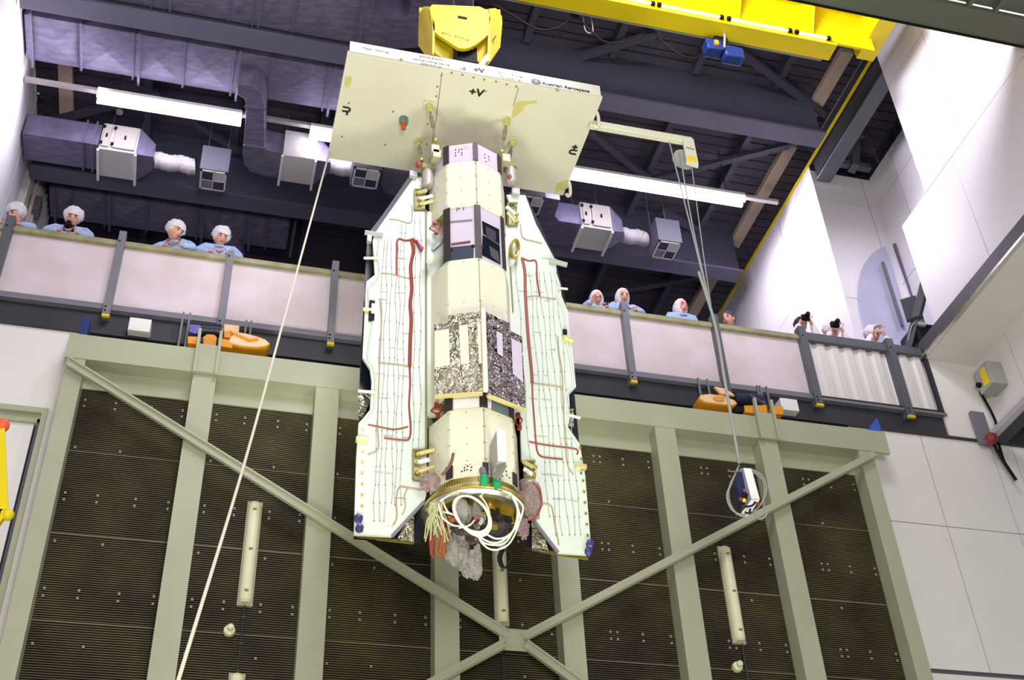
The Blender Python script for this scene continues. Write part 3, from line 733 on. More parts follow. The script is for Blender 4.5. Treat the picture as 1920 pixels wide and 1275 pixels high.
# curtains and column at the far left
t = root('strip_curtain', (-3.85, 18, 11.6), 'hanging white and violet sheet folds at the far left behind the gallery', 'curtain')
mb = MB(); ps = []
for k in range(64):
    y = 17.3+k*.027; ps.append((-3.84+.05*math.sin(k*.9)+.03*math.sin(k*2.3), y))
vs = [(a, b, 11.6) for a, b in ps]+[(a, b, 18.9) for a, b in ps]; n = len(ps)
mb.add(vs, [(i, i+1, n+i+1, n+i) for i in range(n-1)]); mb.build('sheet', CLOTH, t)
MB().box(-4.05, -3.9, 15.95, 16.6, 11.6, 18.9).build('white_board', WALLVIOLET, t)
MB().box(-4.0, -3.85, 16.95, 17.25, 11.6, 18.8).build('white_upright', WHITE, t)
MB().tube([(-3.8, 17.3, 11.6), (-3.8, 17.3, 18.8)], .03, 8).build('beige_pipe', BEIGE, t)
a = at(68, 392, 'x', -3.75); MB().box(-3.9, -3.68, a.y-.15, a.y+.12, a.z-.15, a.z+.2).build('grey_bracket', POSTGREY, t)
MB().bar(at(72, 175, 'x', -3.8), at(93, 197, 'x', -3.8), .03, .03).bar(at(93, 197, 'x', -3.8), at(76, 218, 'x', -3.8), .03, .03).build('hook_rod', CHROME, t)

# yellow hoists lying on the door frame
ORANGEHI = mat('hoist_pale_orange_highlight', '#f6cfa4', .35)  # pale orange: bright highlight on the hoist fronts put into the colour
YH = 12.06
def hp(t, pts, name, M, d=.2, y=YH, bev=.008):
    return MB().prism([at(px, py, 'y', y) for px, py in pts], (0, d, 0)).build(name, M, t, bevel=bev)
def suspension(t, pxs):
    for px, py in pxs:
        c = at(px, py, 'y', 12.28); MB().box(c.x-.012, c.x+.012, 12.27, 12.30, c.z-.25, 11.56).build('suspension_bar', POSTGREY, t)
c = at(420, 650, 'y', YH)
t = root('chain_hoist_trolley', c, 'orange hoist unit under the parapet at the left', 'hoist')
hp(t, [(427, 643), (432, 629), (446, 622), (462, 625), (482, 630), (498, 636), (507, 644), (500, 650), (480, 652), (455, 650), (438, 646)], 'drum_housing', ORANGE, .26)
hp(t, [(429, 642), (434, 630), (446, 623), (462, 626), (482, 631), (498, 637), (505, 644), (499, 648), (480, 650), (455, 648), (438, 644)], 'drum_highlight', ORANGEHI, .012, YH-.014, .003)  # thin sheet on the drum front, carries the painted highlight
hp(t, [(352, 630), (377, 631), (375, 645), (352, 643)], 'motor_box', ORANGE, .14)
hp(t, [(381, 631), (388, 626), (402, 627), (407, 632), (405, 648), (392, 650), (381, 646)], 'gear_box', ORANGE, .16)
hp(t, [(409, 633), (437, 638), (436, 652), (410, 648)], 'junction_block', ORANGE, .16)
hp(t, [(420, 607), (449, 610), (448, 626), (426, 628), (420, 622)], 'upper_housing', ORANGEHI, .16, YH+.1)
hp(t, [(420, 622), (434, 619), (434, 634), (420, 632)], 'housing_side', ORANGE, .1, YH+.06)
MB().bar(at(432, 622, 'y', YH-.03), at(467, 638, 'y', YH-.03), .03, .02).bar(at(467, 638, 'y', YH-.03), at(484, 636, 'y', YH-.03), .03, .02).build('lever', ORANGE, t)
MB().tube([at(357, 617, 'y', 12.24), at(415, 622, 'y', 12.24)], .085, 14).build('motor', mat('motor_dark_navy', '#14203c', .4), t)
hp(t, [(355, 607), (376, 609), (380, 620), (368, 626), (354, 622)], 'chain_container', mat('violet_metal', '#6a64a8', .3, metal=.5), .1, 12.14)
suspension(t, [(338, 625), (350, 630), (413, 625), (461, 610), (470, 615)])
c = at(1395, 765, 'y', YH)
t = root('chain_hoist_trolley', c, 'orange hoist unit under the parapet at the right', 'hoist')
hp(t, [(1310, 748), (1313, 740), (1330, 738), (1355, 741), (1378, 750), (1383, 757), (1376, 762), (1350, 759), (1322, 755)], 'drum_housing', ORANGE, .26)
hp(t, [(1312, 746), (1315, 741), (1330, 739), (1355, 742), (1377, 751), (1381, 757), (1374, 759), (1350, 757), (1322, 753)], 'drum_highlight', ORANGEHI, .012, YH-.014, .003)  # same painted highlight sheet on the right drum
hp(t, [(1337, 745), (1343, 742), (1360, 745), (1357, 751), (1345, 751)], 'cover_boss', ORANGE, .02, YH-.04, .003)
hp(t, [(1340, 724), (1360, 728), (1379, 741), (1362, 739), (1352, 738)], 'guide_blade', ORANGEHI, .05, YH+.05)
hp(t, [(1395, 760), (1438, 759), (1440, 777), (1418, 776), (1396, 772)], 'motor_box', ORANGE, .16)
hp(t, [(1448, 760), (1469, 762), (1469, 777), (1448, 776)], 'gear_box', ORANGE, .14)
hp(t, [(1377, 763), (1396, 762), (1397, 771), (1378, 773)], 'black_coupling', BLACK, .12)
MB().tube([at(1376, 749, 'y', 12.24), at(1426, 752, 'y', 12.24)], .09, 14).build('motor', mat('motor_dark_navy', '#14203c', .4), t)
MB().bar(at(1403, 741, 'y', 12.1), at(1432, 757, 'y', 12.1), .05, .02).build('violet_lever', mat('violet_metal', '#6a64a8', .3, metal=.5), t)
suspension(t, [(1313, 735), (1330, 735), (1424, 745), (1430, 750), (1443, 755)])
for px, py, lb in ((262, 613, 'white junction box on the edge beam left of the left hoist'), (1478, 762, 'white junction box on the edge beam right of the right hoist')):
    c = at(px, py, 'y', 12.3); tag(MB().box(c.x-.13, c.x+.13, 12.25, 12.44, c.z-.10, c.z+.10).build('junction_box', WHITE, bevel=.01), lb, 'junction box', 'white junction boxes on the edge beam')
c = at(159, 613, 'y', 12.0); tag(MB().box(c.x-.045, c.x+.045, 12.0, 12.2, 10.81, 11.06).build('stop_plate', NAVYB), 'small dark blue plate standing on the left end of the door frame', 'plate')
c = at(1640, 798, 'y', 12.0); tag(MB().prism([(c.x-.12, 12.02, 10.81), (c.x+.11, 12.02, 10.81), (c.x+.08, 12.02, 11.05)], (0, .12, 0)).build('wedge', BLUE), 'bright blue wedge standing on the right end of the door frame', 'wedge')
# grey switch box, cable, red plug, pipe
c = at(1845, 720, 'x', 10.75)
t = root('switch_box', c, 'grey switch box with yellow label on the lower side wall', 'switch box')
MB().box(10.65, 10.91, c.y-.3, c.y+.02, c.z-.2, c.z+.2).build('housing', GREYBX, t, bevel=.015)
MB().box(10.665, 10.89, c.y+.02, c.y+.03, c.z-.18, c.z+.18).build('cover', GREYBX, t)
MB().box(10.638, 10.65, c.y-.24, c.y-.12, c.z-.16, c.z+.13).build('yellow_label', YLAB, t)
MB().lathe([(.04, 0), (.04, -.05)], (10.65, c.y-.03, c.z-.06), (1, 0, 0), 14).build('switch_knob', BLACK, t)
a = at(1855, 822, 'y', 12.25); b0 = at(1925, 752, 'x', a.x)
t = root('cable_tray', a, 'light grey square pipe and dark tray running towards the camera at the right edge', 'pipe')
MB().bar((a.x, 12.3, a.z), (a.x, 8.0, a.z), .10, .09).build('square_pipe', mat('pale_violet_metal', '#b9b5c2', .4), t)
MB().box(a.x+.06, a.x+.3, 8, 12.3, a.z-.02, a.z+.05).build('tray', STEELDK, t)
MB().box(a.x-.12, a.x+.1, 12.3, 12.36, a.z-.05, a.z+.5).build('end_plate', POSTGREY, t)
c = at(1858, 822, 'y', 12.1)
t = root('red_plug', c, 'red round plug at the end of the square pipe with black cable tails', 'plug')
MB().ball(c, .09, .09, .09, 14, rough=.25, seed=3).build('plug_body', RED, t)
MB().tube(spline([c, at(1868, 842, 'y', 12.2), at(1885, 870, 'y', 12.25), at(1905, 900, 'y', 12.25)], 6), .025, 8).build('cable', BLACK, t)
MB().tube(spline([at(1838, 735, 'x', 10.8), at(1860, 775, 'y', 12.2), at(1868, 800, 'y', 12.15), c], 6), .02, 8).build('cable', BLACK, t)
MB().tube(spline([at(1872, 830, 'y', 12.25), at(1880, 858, 'y', 12.25), at(1886, 872, 'y', 12.25)], 6), .02, 8).build('cable', BLACK, t)
# yellow post of a lift at the left edge
p = [at(2, 805, 'y', 9.0), at(8, 960, 'y', 9.0), at(-6, 1040, 'y', 9.0)]
t = root('yellow_stand', (p[0].x, 9, 0), 'yellow post with orange knob at the left edge', 'post')
MB().bar(p[0], p[1], .06, .06).build('post_tube', YELLOW, t)
MB().bar(p[1], (p[2].x-.3, 9, p[2].z-.4), .06, .06).build('brace_tube', YELLOW, t)
MB().bar((p[2].x-.05, 9, 0), (p[1].x-.05, 9, p[1].z), .06, .06).build('mast', YELLOW, t)
MB().ball(p[0]+Vector((0, 0, .04)), .06, n=14).build('orange_knob', mat('knob_orange', '#f0622a', .4), t)
MB().ball(p[1]+Vector((.03, 0, -.02)), .05, n=12).build('joint_ball', YELLOW, t)

# ================================================================== PEOPLE
def skin_mesh(nodes, edges, sub=1):
    me = bpy.data.meshes.new('tmp'); me.from_pydata([n[0] for n in nodes], edges, []); o = bpy.data.objects.new('tmp', me); C.objects.link(o)
    o.modifiers.new('s', 'SKIN'); sv = me.skin_vertices[0].data
    for i, n in enumerate(nodes):
        r = n[1] if isinstance(n[1], tuple) else (n[1], n[1]); sv[i].radius = r; sv[i].use_root = (i == 0)
    if sub:
        s = o.modifiers.new('u', 'SUBSURF'); s.levels = sub; s.render_levels = sub
    dg = bpy.context.evaluated_depsgraph_get(); dg.update()
    out = bpy.data.meshes.new_from_object(o.evaluated_get(dg)); bpy.data.objects.remove(o)
    return out
def mesh_to_mb(me, mb, M=None):
    M = M or Matrix()
    return mb.add([M @ v.co for v in me.vertices], [tuple(p.vertices) for p in me.polygons])
def person(x, label, yaw=0, hpitch=.35, hyaw=0, headz=1.50, lean=.0, arms='rail', coat=COATB, cover='net', hx=0, dy=0, wide=1.0, item=None, z0=11.58, y0=12.63):
    """stands on the gallery floor facing -Y, origin at the feet"""
    t = root('person', (x, y0+dy, z0), label, 'person', 'spectators on the gallery')
    B = Matrix.Translation((x, y0+dy, z0)) @ Matrix.Rotation(yaw, 4, 'Z')
    hc = Vector((hx, -.03-lean, headz))
    nk = Vector((hx*.7, .015-lean*.7, headz-.12))
    sh = headz-.145
    S = [Vector((-.18*wide, .03-lean*.5, sh)), Vector((.18*wide, .03-lean*.5, sh))]
    if arms == 'rail':
        E = [Vector((-.29*wide, -.10, 1.225)), Vector((.29*wide, -.10, 1.225))]
        H = [Vector((-.06, -.20, 1.20)), Vector((.08, -.205, 1.20))]
    elif arms == 'left':
        E = [Vector((-.30*wide, -.08, 1.225)), Vector((.26*wide, -.10, 1.225))]
        H = [Vector((-.05, -.22, 1.20)), Vector((.10, -.225, 1.20))]
    elif arms == 'camera':
        E = [Vector((-.25*wide, -.08, sh-.17)), Vector((.25*wide, -.08, sh-.17))]
        H = [hc+Vector((-.07, -.16, .0)), hc+Vector((.07, -.16, .02))]
    elif arms == 'point':
        E = [Vector((-.27*wide, -.08, 1.225)), Vector((.24*wide, -.06, 1.21))]
        H = [Vector((-.12, -.22, 1.27)), Vector((.06, -.20, 1.20))]
    else:
        E = [Vector((-.25, .05, sh-.24)), Vector((.25, .05, sh-.24))]
        H = [Vector((-.14, -.06, 1.04)), Vector((.14, -.06, 1.04))]
    nodes = [((0, .14, .93), (.15, .11)), ((0, .10, 1.08), (.14, .10)), ((0, .06-lean*.4, sh-.05), (.15, .10)), (tuple(nk), (.055, .055)), (tuple(nk*.4+hc*.6), (.06, .06))]
    edges = [(0, 1), (1, 2), (2, 3), (3, 4)]
    fingers = []
    for k in (0, 1):
        b = len(nodes); nodes += [(tuple(S[k]), .062), (tuple(E[k]), .043), (tuple(E[k]*.2+H[k]*.8), .028), (tuple(H[k]), (.036, .022))]
        edges += [(2, b), (b, b+1), (b+1, b+2), (b+2, b+3)]
        d = (H[k]-E[k]).normalized(); side = d.cross(Vector((0, 0, 1)));
        if side.length < .1: side = Vector((1, 0, 0))
        side.normalize(); dn = d.cross(side).normalized()
        if dn.z > 0: dn = -dn
        for j, (o_, L) in enumerate(((-.027, .062), (-.009, .074), (.009, .070), (.027, .055))):
            a = H[k]+side*o_+d*.03; fb = a+d*L*.55+dn*.006; fc = a+d*L*.9+dn*.03
            fingers.append([a, fb, fc])
        th = H[k]+side*(.03 if k == 0 else -.03); fingers.append([th, th+side*(.03 if k == 0 else -.03)+d*.03, th+side*(.035 if k == 0 else -.035)+d*.055+dn*.01])
    for s_ in (-1, 1):
        b = len(nodes); nodes += [((s_*.09, .10, .85), .085), ((s_*.10, .06, .48), .058), ((s_*.10, .12, .09), .042), ((s_*.10, .0, .035), (.045, .03))]
        edges += [(0, b), (b, b+1), (b+1, b+2), (b+2, b+3)]
    me = skin_mesh(nodes, edges, 1); mb = MB(); mesh_to_mb(me, mb, B)
    for fpts in fingers:
        mb.tube([B @ q for q in spline(fpts, 2)], [.0095, .009, .0085, .008, .007], 6)
    # head with brow, nose, chin and ears, merged by a remesh
    HR = B @ Matrix.Translation(hc) @ Matrix.Rotation(hyaw, 4, 'Z') @ Matrix.Rotation(hpitch, 4, 'X') @ Matrix.Scale(1.08, 4)
    hb = MB(); hb.ball((0, 0, 0), .074, .094, .115, 28)
    for v in hb.v:
        zn = v.z/.115
        if zn < -.1: v.x *= 1-.32*(-zn-.1); v.y *= 1-.12*(-zn-.1)
        f = -v.y/.094
        if f > .5:
            ex = min(abs(abs(v.x)-.032)/.020, 1); ez = min(abs(v.z-.012)/.018, 1)
            v.y += .012*(1-ex)*(1-ez)
            nx = max(0, 1-abs(v.x)/.02); nz = max(0, 1-abs(v.z+.018)/.035); v.y -= .024*nx*nz
            v.y -= .005*max(0, 1-abs(v.z-.035)/.015)
            v.y -= .010*max(0, 1-abs(v.z+.095)/.03)*max(0, 1-abs(v.x)/.035)
    hb.ball((-.076, .012, -.005), .014, .022, .032, 10); hb.ball((.076, .012, -.005), .014, .022, .032, 10)
    mb.add([HR @ v for v in hb.v], hb.f)
    o = mb.build('body', FLESH, t); r = o.modifiers.new('remesh', 'REMESH'); r.mode = 'VOXEL'; r.voxel_size = .0095; r.use_smooth_shade = True
    e = MB()
    for s_ in (-1, 1): e.ball(HR @ Vector((s_*.032, -.081, .012)), .0105, n=10)
    e.build('eyes', EYE, o)
    e = MB(); e.ball((0, 0, 0), .024, .008, .007, 10); e.v = [HR @ (v+Vector((0, -.083, -.055))) for v in e.v]; e.build('mouth', LIP, o)
    e = MB()
    for s_ in (-1, 1): e.bar(HR @ Vector((s_*.018, -.093, .036)), HR @ Vector((s_*.05, -.08, .036)), .008, .006)
    e.build('eyebrows', HAIRD, o)
    # coat
    cn = [((0, .14, .70), (.18, .13)), ((0, .14, .95), (.165, .12)), ((0, .09, 1.10), (.16, .115)), ((0, .06-lean*.4, sh-.05), (.17, .115)), (tuple(nk+Vector((0, .01, -.01))), (.075, .075))]
    ce = [(0, 1), (1, 2), (2, 3), (3, 4)]
    for k in (0, 1):
        b = len(cn); cn += [(tuple(S[k]), .085), (tuple(E[k]), .064), (tuple(E[k]*.22+H[k]*.78), .046)]
        ce += [(3, b), (b, b+1), (b+1, b+2)]
    me = skin_mesh(cn, ce, 2); mb = MB(); mesh_to_mb(me, mb, B); co = mb.build('coat', coat, t)
    mb = MB(); cps = [B @ (nk+Vector((.078*math.cos(a), .078*math.sin(a)-.005, -.02+.02*math.sin(a)))) for a in [2*PI*k/16 for k in range(16)]]
    mb.tube(cps, .018, 8, closed=True); mb.build('collar', coat, co)
    ln = [((0, .10, .92), (.155, .12))]; le = []
    for s_ in (-1, 1):
        b = len(ln); ln += [((s_*.09, .10, .84), .10), ((s_*.10, .06, .48), .075), ((s_*.10, .12, .11), .065)]; le += [(0, b), (b, b+1), (b+1, b+2)]
    mb = MB(); mesh_to_mb(skin_mesh(ln, le, 1), mb, B); mb.build('trousers', TROUS, t)
    mb = MB()
    for s_ in (-1, 1):
        q = MB(); q.ball((0, 0, 0), .05, .13, .045, 12); mb.add([B @ (v+Vector((s_*.10, .05, .045))) for v in q.v], q.f)
    mb.build('shoes', BLACK, t)
    # cap or hair
    q = MB()
    if cover == 'net':
        q.ball((0, 0, 0), .120, .130, .112, 24, rough=.16, seed=x); q.v = [Vector((v.x, v.y+.032, v.z+.072)) for v in q.v]
        for v in q.v:
            if v.y < -.04 and v.z < .05: v.z = .05+(v.z-.05)*.15
    elif cover == 'hood':
        q.ball((0, 0, 0), .100, .115, .150, 24, rough=.05, seed=x)
        q.v = [Vector((v.x, v.y+.040, v.z-.002)) for v in q.v]
    else:
        q.ball((0, 0, 0), .088, .104, .105, 24, rough=.22, seed=x); q.v = [Vector((v.x, v.y+.030, v.z+.038)) for v in q.v]
        for v in q.v:
            if v.y < -.045 and v.z < .06: v.y = -.045+(v.y+.045)*.2; v.z += .01
    q.v = [HR @ v for v in q.v]
    q.build({'net': 'hair_net', 'hood': 'hood', 'hair': 'hair', 'dark': 'hair'}[cover], {'net': CAPW, 'hood': CAPW, 'hair': HAIRG, 'dark': HAIRD}[cover], t)
    if item:
        c = (H[0]+H[1])/2+Vector(item[1])
        i = root(item[0], B @ c, item[2], 'camera', 'cameras held by spectators')
        mb = MB(); q = MB(); q.box(-.065, .065, -.03, .03, -.04, .04); q.lathe([(.033, 0), (.036, .06), (.03, .085)], (0, -.03, 0), (0, -1, 0), 16); q.box(-.02, .03, -.025, .025, .04, .055)
        qq = MB().box(-.065, .065, -.03, .03, -.04, .04).box(-.02, .03, -.025, .025, .04, .055); qq.v = [B @ (v+c) for v in qq.v]; qq.build('camera_body', BLACK, i, bevel=.005)
        qq = MB().lathe([(.033, 0), (.036, .06), (.03, .085)], (0, -.03, 0), (0, -1, 0), 16); qq.v = [B @ (v+c) for v in qq.v]; qq.build('lens', BLACK, i)
    return t
def fx(px, py): return at(px, py, 'y', 12.6)
def P_(px, py, label, **k):
    c = fx(px, py); return person(c.x, label, headz=c.z-11.58, **k)
P_(29, 405, 'person in hair net and blue coat at the far left, half hidden by the post', hyaw=-.55, hpitch=.5, arms='rail', yaw=-.1)
P_(136, 412, 'person in hair net and light blue coat holding a black camera on the rail', hyaw=.1, hpitch=.45, arms='rail', item=('compact_camera', (0, -.0, .05), 'black camera held over the parapet by the second spectator from the left'))
P_(333, 446, 'person in hair net leaning over the rail with the head turned right', hyaw=1.0, hpitch=.35, lean=.10, arms='left', yaw=-.25)
P_(414, 448, 'person in hair net resting both forearms on the rail beside a post', hyaw=.30, hpitch=.4, arms='rail')
P_(1119, 562, 'person in white hood with one hand pointing over the rail', hyaw=-.15, hpitch=.45, arms='point', cover='hood', wide=.8)
P_(1168, 558, 'person in white hood and light blue coat standing above a post', hyaw=-.05, hpitch=.4, arms='rail', cover='hood', wide=.85)
P_(1278, 577, 'person in white hood with light blue collar left of the hanging cables', hyaw=.15, hpitch=.3, arms='down', cover='hood')
P_(1366, 600, 'bare headed person with dark grey hair right of the hanging cables', hyaw=-.9, hpitch=.3, arms='down', cover='hair')
P_(1502, 612, 'dark haired person in white coat photographing beside the dark post', hyaw=.0, hpitch=.5, arms='camera', coat=COATW, cover='dark', wide=.85, item=('compact_camera', (-.02, -.03, 0), 'black camera held to the face by the person beside the dark post'))
P_(1560, 626, 'person in white coat bending low over the corrugated panel with a camera', hyaw=-.4, hpitch=.6, arms='camera', coat=COATW, cover='net', wide=.85, item=('compact_camera', (-.05, -.04, 0), 'black camera held out over the corrugated panel'))
P_(1637, 632, 'person in white coat raising a hand at the right end of the gallery', hyaw=-.1, hpitch=.45, arms='camera', coat=COATW, cover='net')
# ================================================================== LIFTING DEVICE
random.seed(7)
ZP = 13.2; KP = (ZP-1.6)/10.4
lx0, lx1, ly0, ly1 = .79*KP, 3.59*KP, 8.20*KP, 9.74*KP
t = root('lifting_plate', (2.44, 10.0, ZP), 'large cream lifting device plate seen from below above the satellite', 'lifting plate')
zt = at(656.7, 78.3, 'y', ly0).z; print('plate front height', zt-ZP)
zt = min(max(zt, ZP+.12), ZP+.3)
MB().box(lx0, lx1, ly0+.02, ly1, ZP, ZP+.05).box(lx0+.03, lx1-.03, ly0+.3, ly1-.1, ZP+.05, zt-.03).build('underside_plate', CREAM, t, bevel=.006)
MB().box(lx0+.02, lx1-.03, ly0-.01, ly0+.02, ZP+.005, zt).build('front_face', CREAMF, t)
MB().prism([at(px, py, 'z', ZP) for px, py in [(829, 136), (972, 165), (962, 200), (948, 300), (802, 322), (818, 220)]], (0, 0, -.008)).build('centre_panel', CREAM, t)
mb = MB()
for (p, q) in (((829, 136), (818, 220)), ((818, 220), (802, 322)), ((972, 165), (962, 200))):
    mb.bar(at(*p, 'z', ZP-.006), at(*q, 'z', ZP-.006), .008, .008)
mb.build('seam', OLIVE, t)
mb = MB()
for px, py in [(828, 141), (847, 136), (867, 140), (888, 145), (908, 149), (930, 153), (950, 158), (968, 162), (820, 162), (818, 180), (802, 232), (800, 270), (737, 209), (641, 256), (722, 271), (654, 193), (911, 171), (1046, 169)]:
    c = at(px, py, 'z', ZP-.004); mb.lathe([(.012, 0), (.012, -.008)], c, (0, 0, 1), 8)
for px, py in [(752, 112), (1044, 168)]:
    c = at(px, py, 'y', ly0-.01); mb.lathe([(.02, 0), (.02, -.01)], c, (0, 1, 0), 10)
mb.build('screw_group', OLIVE, t)
def patch(pts, ang=0):
    mb = MB(); mb.prism([at(px, py, 'z', ZP-.001) for px, py in pts], (0, 0, -.002)); mb.build('stain', STAIN, t)
patch([(968, 192), (975, 190), (1006, 188), (1007, 193), (985, 197), (982, 206), (972, 214), (960, 224), (951, 226), (962, 205)])
patch([(648, 142), (660, 144), (657, 160), (650, 166), (645, 158)])
patch([(1044, 344), (1064, 336), (1066, 352), (1050, 358), (1040, 362)])
patch([(800, 190), (810, 192), (809, 206), (800, 208)])
# writing
ZF = (ZP+zt)/2
K = mat('ink_black', '#1c1a14', .6)
def frt(txt, px, py, size, M=K, bold=0):
    p = at(px, py, 'y', ly0-.013); lettering(txt, size, M, t, (p.x, ly0-.0125, p.z), (1, 0, 0), (0, 0, 1), bold=bold)
frt('Mass: 1000 kg', 704, 94, .055, mat('ink_grey', '#8d8770', .6))
frt('GOCE 6000N', 808, 109, .05); frt('Vertical Lifting Device', 808, 116, .05); frt('2006 S/N 02', 808, 122.5, .05)
frt('+V', 898, 132, .11, bold=.006)
frt('SWL: 1.570 kg', 957, 140, .05, mat('ink_mid', '#5d5a4c', .6)); frt('TL: 2.350 kg', 957, 147, .05, mat('ink_mid', '#5d5a4c', .6))
frt('Austrian Aerospace', 1061, 163.5, .075, bold=.002)
p = at(1005, 153, 'y', ly0-.013)
lg = MB().lathe([(.055, 0), (.055, -.004)], p, (0, 1, 0), 28); lg.v = [Vector((p.x+(v.x-p.x)*1.15, v.y, p.z+(v.z-p.z)*.85)) for v in lg.v]; lg = lg.build('emblem', mat('emblem_navy', '#2b2b5a', .5), t)
MB().bar((p.x-.03, p.y-.006, p.z), (p.x+.03, p.y-.006, p.z), .008, .004).bar((p.x, p.y-.006, p.z-.03), (p.x, p.y-.006, p.z+.03), .012, .004).build('emblem_star', mat('emblem_gold', '#c9b168', .5), t)
p = at(868, 128, 'y', ly0-.013); MB().box(p.x-.04, p.x, p.y-.004, p.y, p.z-.022, p.z+.022, 0).box(p.x, p.x+.035, p.y-.004, p.y, p.z-.022, p.z+.022, 1).build('small_logo', [mat('logo_grey', '#8f8fa0', .5), mat('emblem_navy', '#2b2b5a', .5)], t)
def und(txt, px, py, size, right, up):
    p = at(px, py, 'z', ZP-.012); lettering(txt, size, K, t, p, right, up, bold=.006)
und('+V', 893, 174, .15, (1, 0, 0), (0, -1, 0))
und('-U', 650, 208, .13, (0, -1, 0), (-1, 0, 0))
und('+U', 1075, 281, .13, (0, 1, 0), (1, 0, 0))
# plug hanging from the plate
c = at(757, 222, 'z', ZP)
p2 = MB().lathe([(.05, 0), (.055, -.01), (.052, -.09), (.04, -.10)], c, n=20).build('teal_socket', mat('teal_grey', '#5f8079', .5), t)
MB().lathe([(.034, -.10), (.030, -.19), (.01, -.20)], c, n=16).build('orange_plug', mat('plug_orange', '#c4512e', .5), t)
for px, py in ((1120, 216), (1067, 345)):
    a = at(px, py, 'z', ZP+.05)
    mb = MB(); mb.tube(spline([a+Vector((0, 0, .05)), a+Vector((.01, 0, -.05)), a+Vector((.01, .02, -.16)), a+Vector((-.02, .03, -.20)), a+Vector((-.045, .02, -.17))], 4), .022, 8); mb.build('side_hook', CREAM, t)
# arm and pulley
ya = 8.58*KP
e1 = at(1127, 232, 'y', ya); e2 = at(1290, 270, 'y', ya)
zarm = (e1.z+e2.z)/2
o = root('outrigger_arm', (lx1, ya, zarm), 'cream horizontal arm with pulley reaching right from the lifting plate', 'arm')
xa2 = at(1297, 270, 'y', ya).x
MB().box(lx1-.05, xa2, ya-.04, ya+.04, zarm-.05, zarm+.05).build('tube', CREAM, o, bevel=.008)
pc = at(1290, 285, 'y', ya-.06)
MB().lathe([(.05, -.025), (.15, -.03), (.15, .03), (.05, .025)], (pc.x, ya+.07, pc.z), (0, 1, 0), 28).build('pulley_wheel', GREYBX, o)
a = at(1292, 262, 'y', ya-.05); b = at(1299, 312, 'y', ya-.05)
bl = MB().prism([(a.x-.09, ya-.06, a.z+.02), (a.x+.06, ya-.06, a.z+.02), (b.x+.08, ya-.06, b.z+.06), (b.x+.07, ya-.06, b.z), (b.x-.08, ya-.06, b.z+.03), (b.x-.07, ya-.06, b.z+.12)], (0, .03, 0)).build('pulley_cheek', CREAM, o)
mp = at(1297, 298, 'y', ya-.065); MB().box(mp.x-.055, mp.x+.055, ya-.066, ya-.061, mp.z-.045, mp.z+.045).build('yellow_label', YLAB, o)
lettering('Demag', .035, K, o, at(1294, 278, 'y', ya-.063), (1, 0, -.1), (.1, 0, 1))

# control pendant on cables
HX, HY = None, ya
P0 = at(1385, 880, 'y', ya); hxp = P0.x
pend_top = at(1386, 868, 'y', ya)
o = root('pendant_cable_bundle', pend_top, 'grey cables falling from the arm pulley to the control box', 'cable')
A1 = at(1254, 262, 'y', ya+.02); A2 = at(1274, 285, 'y', ya+.02); A3 = at(1297, 312, 'y', ya); J = at(1341, 610, 'y', ya)
for s_, lw in (([A1, at(1290, 405, 'y', ya), J], .009), ([A2, at(1300, 430, 'y', ya), at(1338, 600, 'y', ya)], .009), ([A3, at(1318, 470, 'y', ya), at(1337, 600, 'y', ya)], .007), ([at(1310, 510, 'y', ya), at(1341, 610, 'y', ya), at(1360, 720, 'y', ya), pend_top], .017)):
    MB().tube(spline(s_, 8), lw, 8).build('cable', CABG, o)
t = root('control_pendant', at(1405, 950, 'y', ya), 'white and black control box hanging on grey cables at right', 'control pendant')
def pp(px, py, y=ya): return at(px, py, 'y', y)
w0, w1, w2, w3 = pp(1394, 877), pp(1409, 878), pp(1425, 936), pp(1409, 935)
MB().prism([w0, w1, w2, w3], (0, .12, 0)).build('white_face', WHITE, t, bevel=.004)
MB().prism([pp(1386, 880), w0, w3, pp(1400, 956)], (0, .12, 0)).build('side_casing', POSTGREY, t, bevel=.004)
MB().prism([pp(1409, 936, ya-.002), pp(1425, 937, ya-.002), pp(1408, 960, ya-.002), pp(1393, 958, ya-.002)], (0, .1, 0)).build('lower_cap', WHITE, t, bevel=.004)
MB().prism([pp(1384, 885, ya-.01), pp(1391, 884, ya-.01), pp(1402, 935, ya-.01), pp(1391, 945, ya-.01), pp(1380, 905, ya-.01)], (0, .08, 0)).build('button_panel', NAVY, t)
for px, py, M, nm in ((1389, 936, RED, 'red_button'), (1395, 938, YLAB, 'yellow_button'), (1396, 920, mat('magenta', '#8a3a66', .4), 'purple_button'), (1421, 945, RED, 'red_button'), (1388, 951, BLACK, 'black_knob'), (1394, 930, BLACK, 'black_knob'), (1399, 928, BLACK, 'black_knob')):
    MB().ball(pp(px, py, ya-.03), .022, n=12).build(nm, M, t)
MB().tube(spline([pp(1397, 950, ya-.02), pp(1410, 948, ya-.03), pp(1416, 941, ya-.02)], 5), .010, 6).tube(spline([pp(1396, 960, ya-.02), pp(1404, 962, ya-.03), pp(1407, 954, ya-.02)], 5), .010, 6).build('hook_clip', BLACK, t)
MB().tube([pp(1369, 884, ya-.02), pp(1384, 884, ya-.02)], .008, 6).build('side_pin', CHROME, t)
for k, pts in enumerate([[(1386, 872), (1372, 905), (1363, 930), (1372, 955), (1392, 966), (1400, 962)], [(1410, 880), (1428, 892), (1437, 915), (1430, 940), (1415, 957), (1405, 955)], [(1412, 884), (1432, 905), (1432, 950), (1437, 965), (1425, 973), (1412, 960)], [(1384, 880), (1368, 912), (1368, 940), (1380, 962), (1398, 970)]]):
    MB().tube(spline([pp(a, b, ya+.05+.02*k) for a, b in pts], 6), .010, 8).build('coiled_cable', CABG, t)

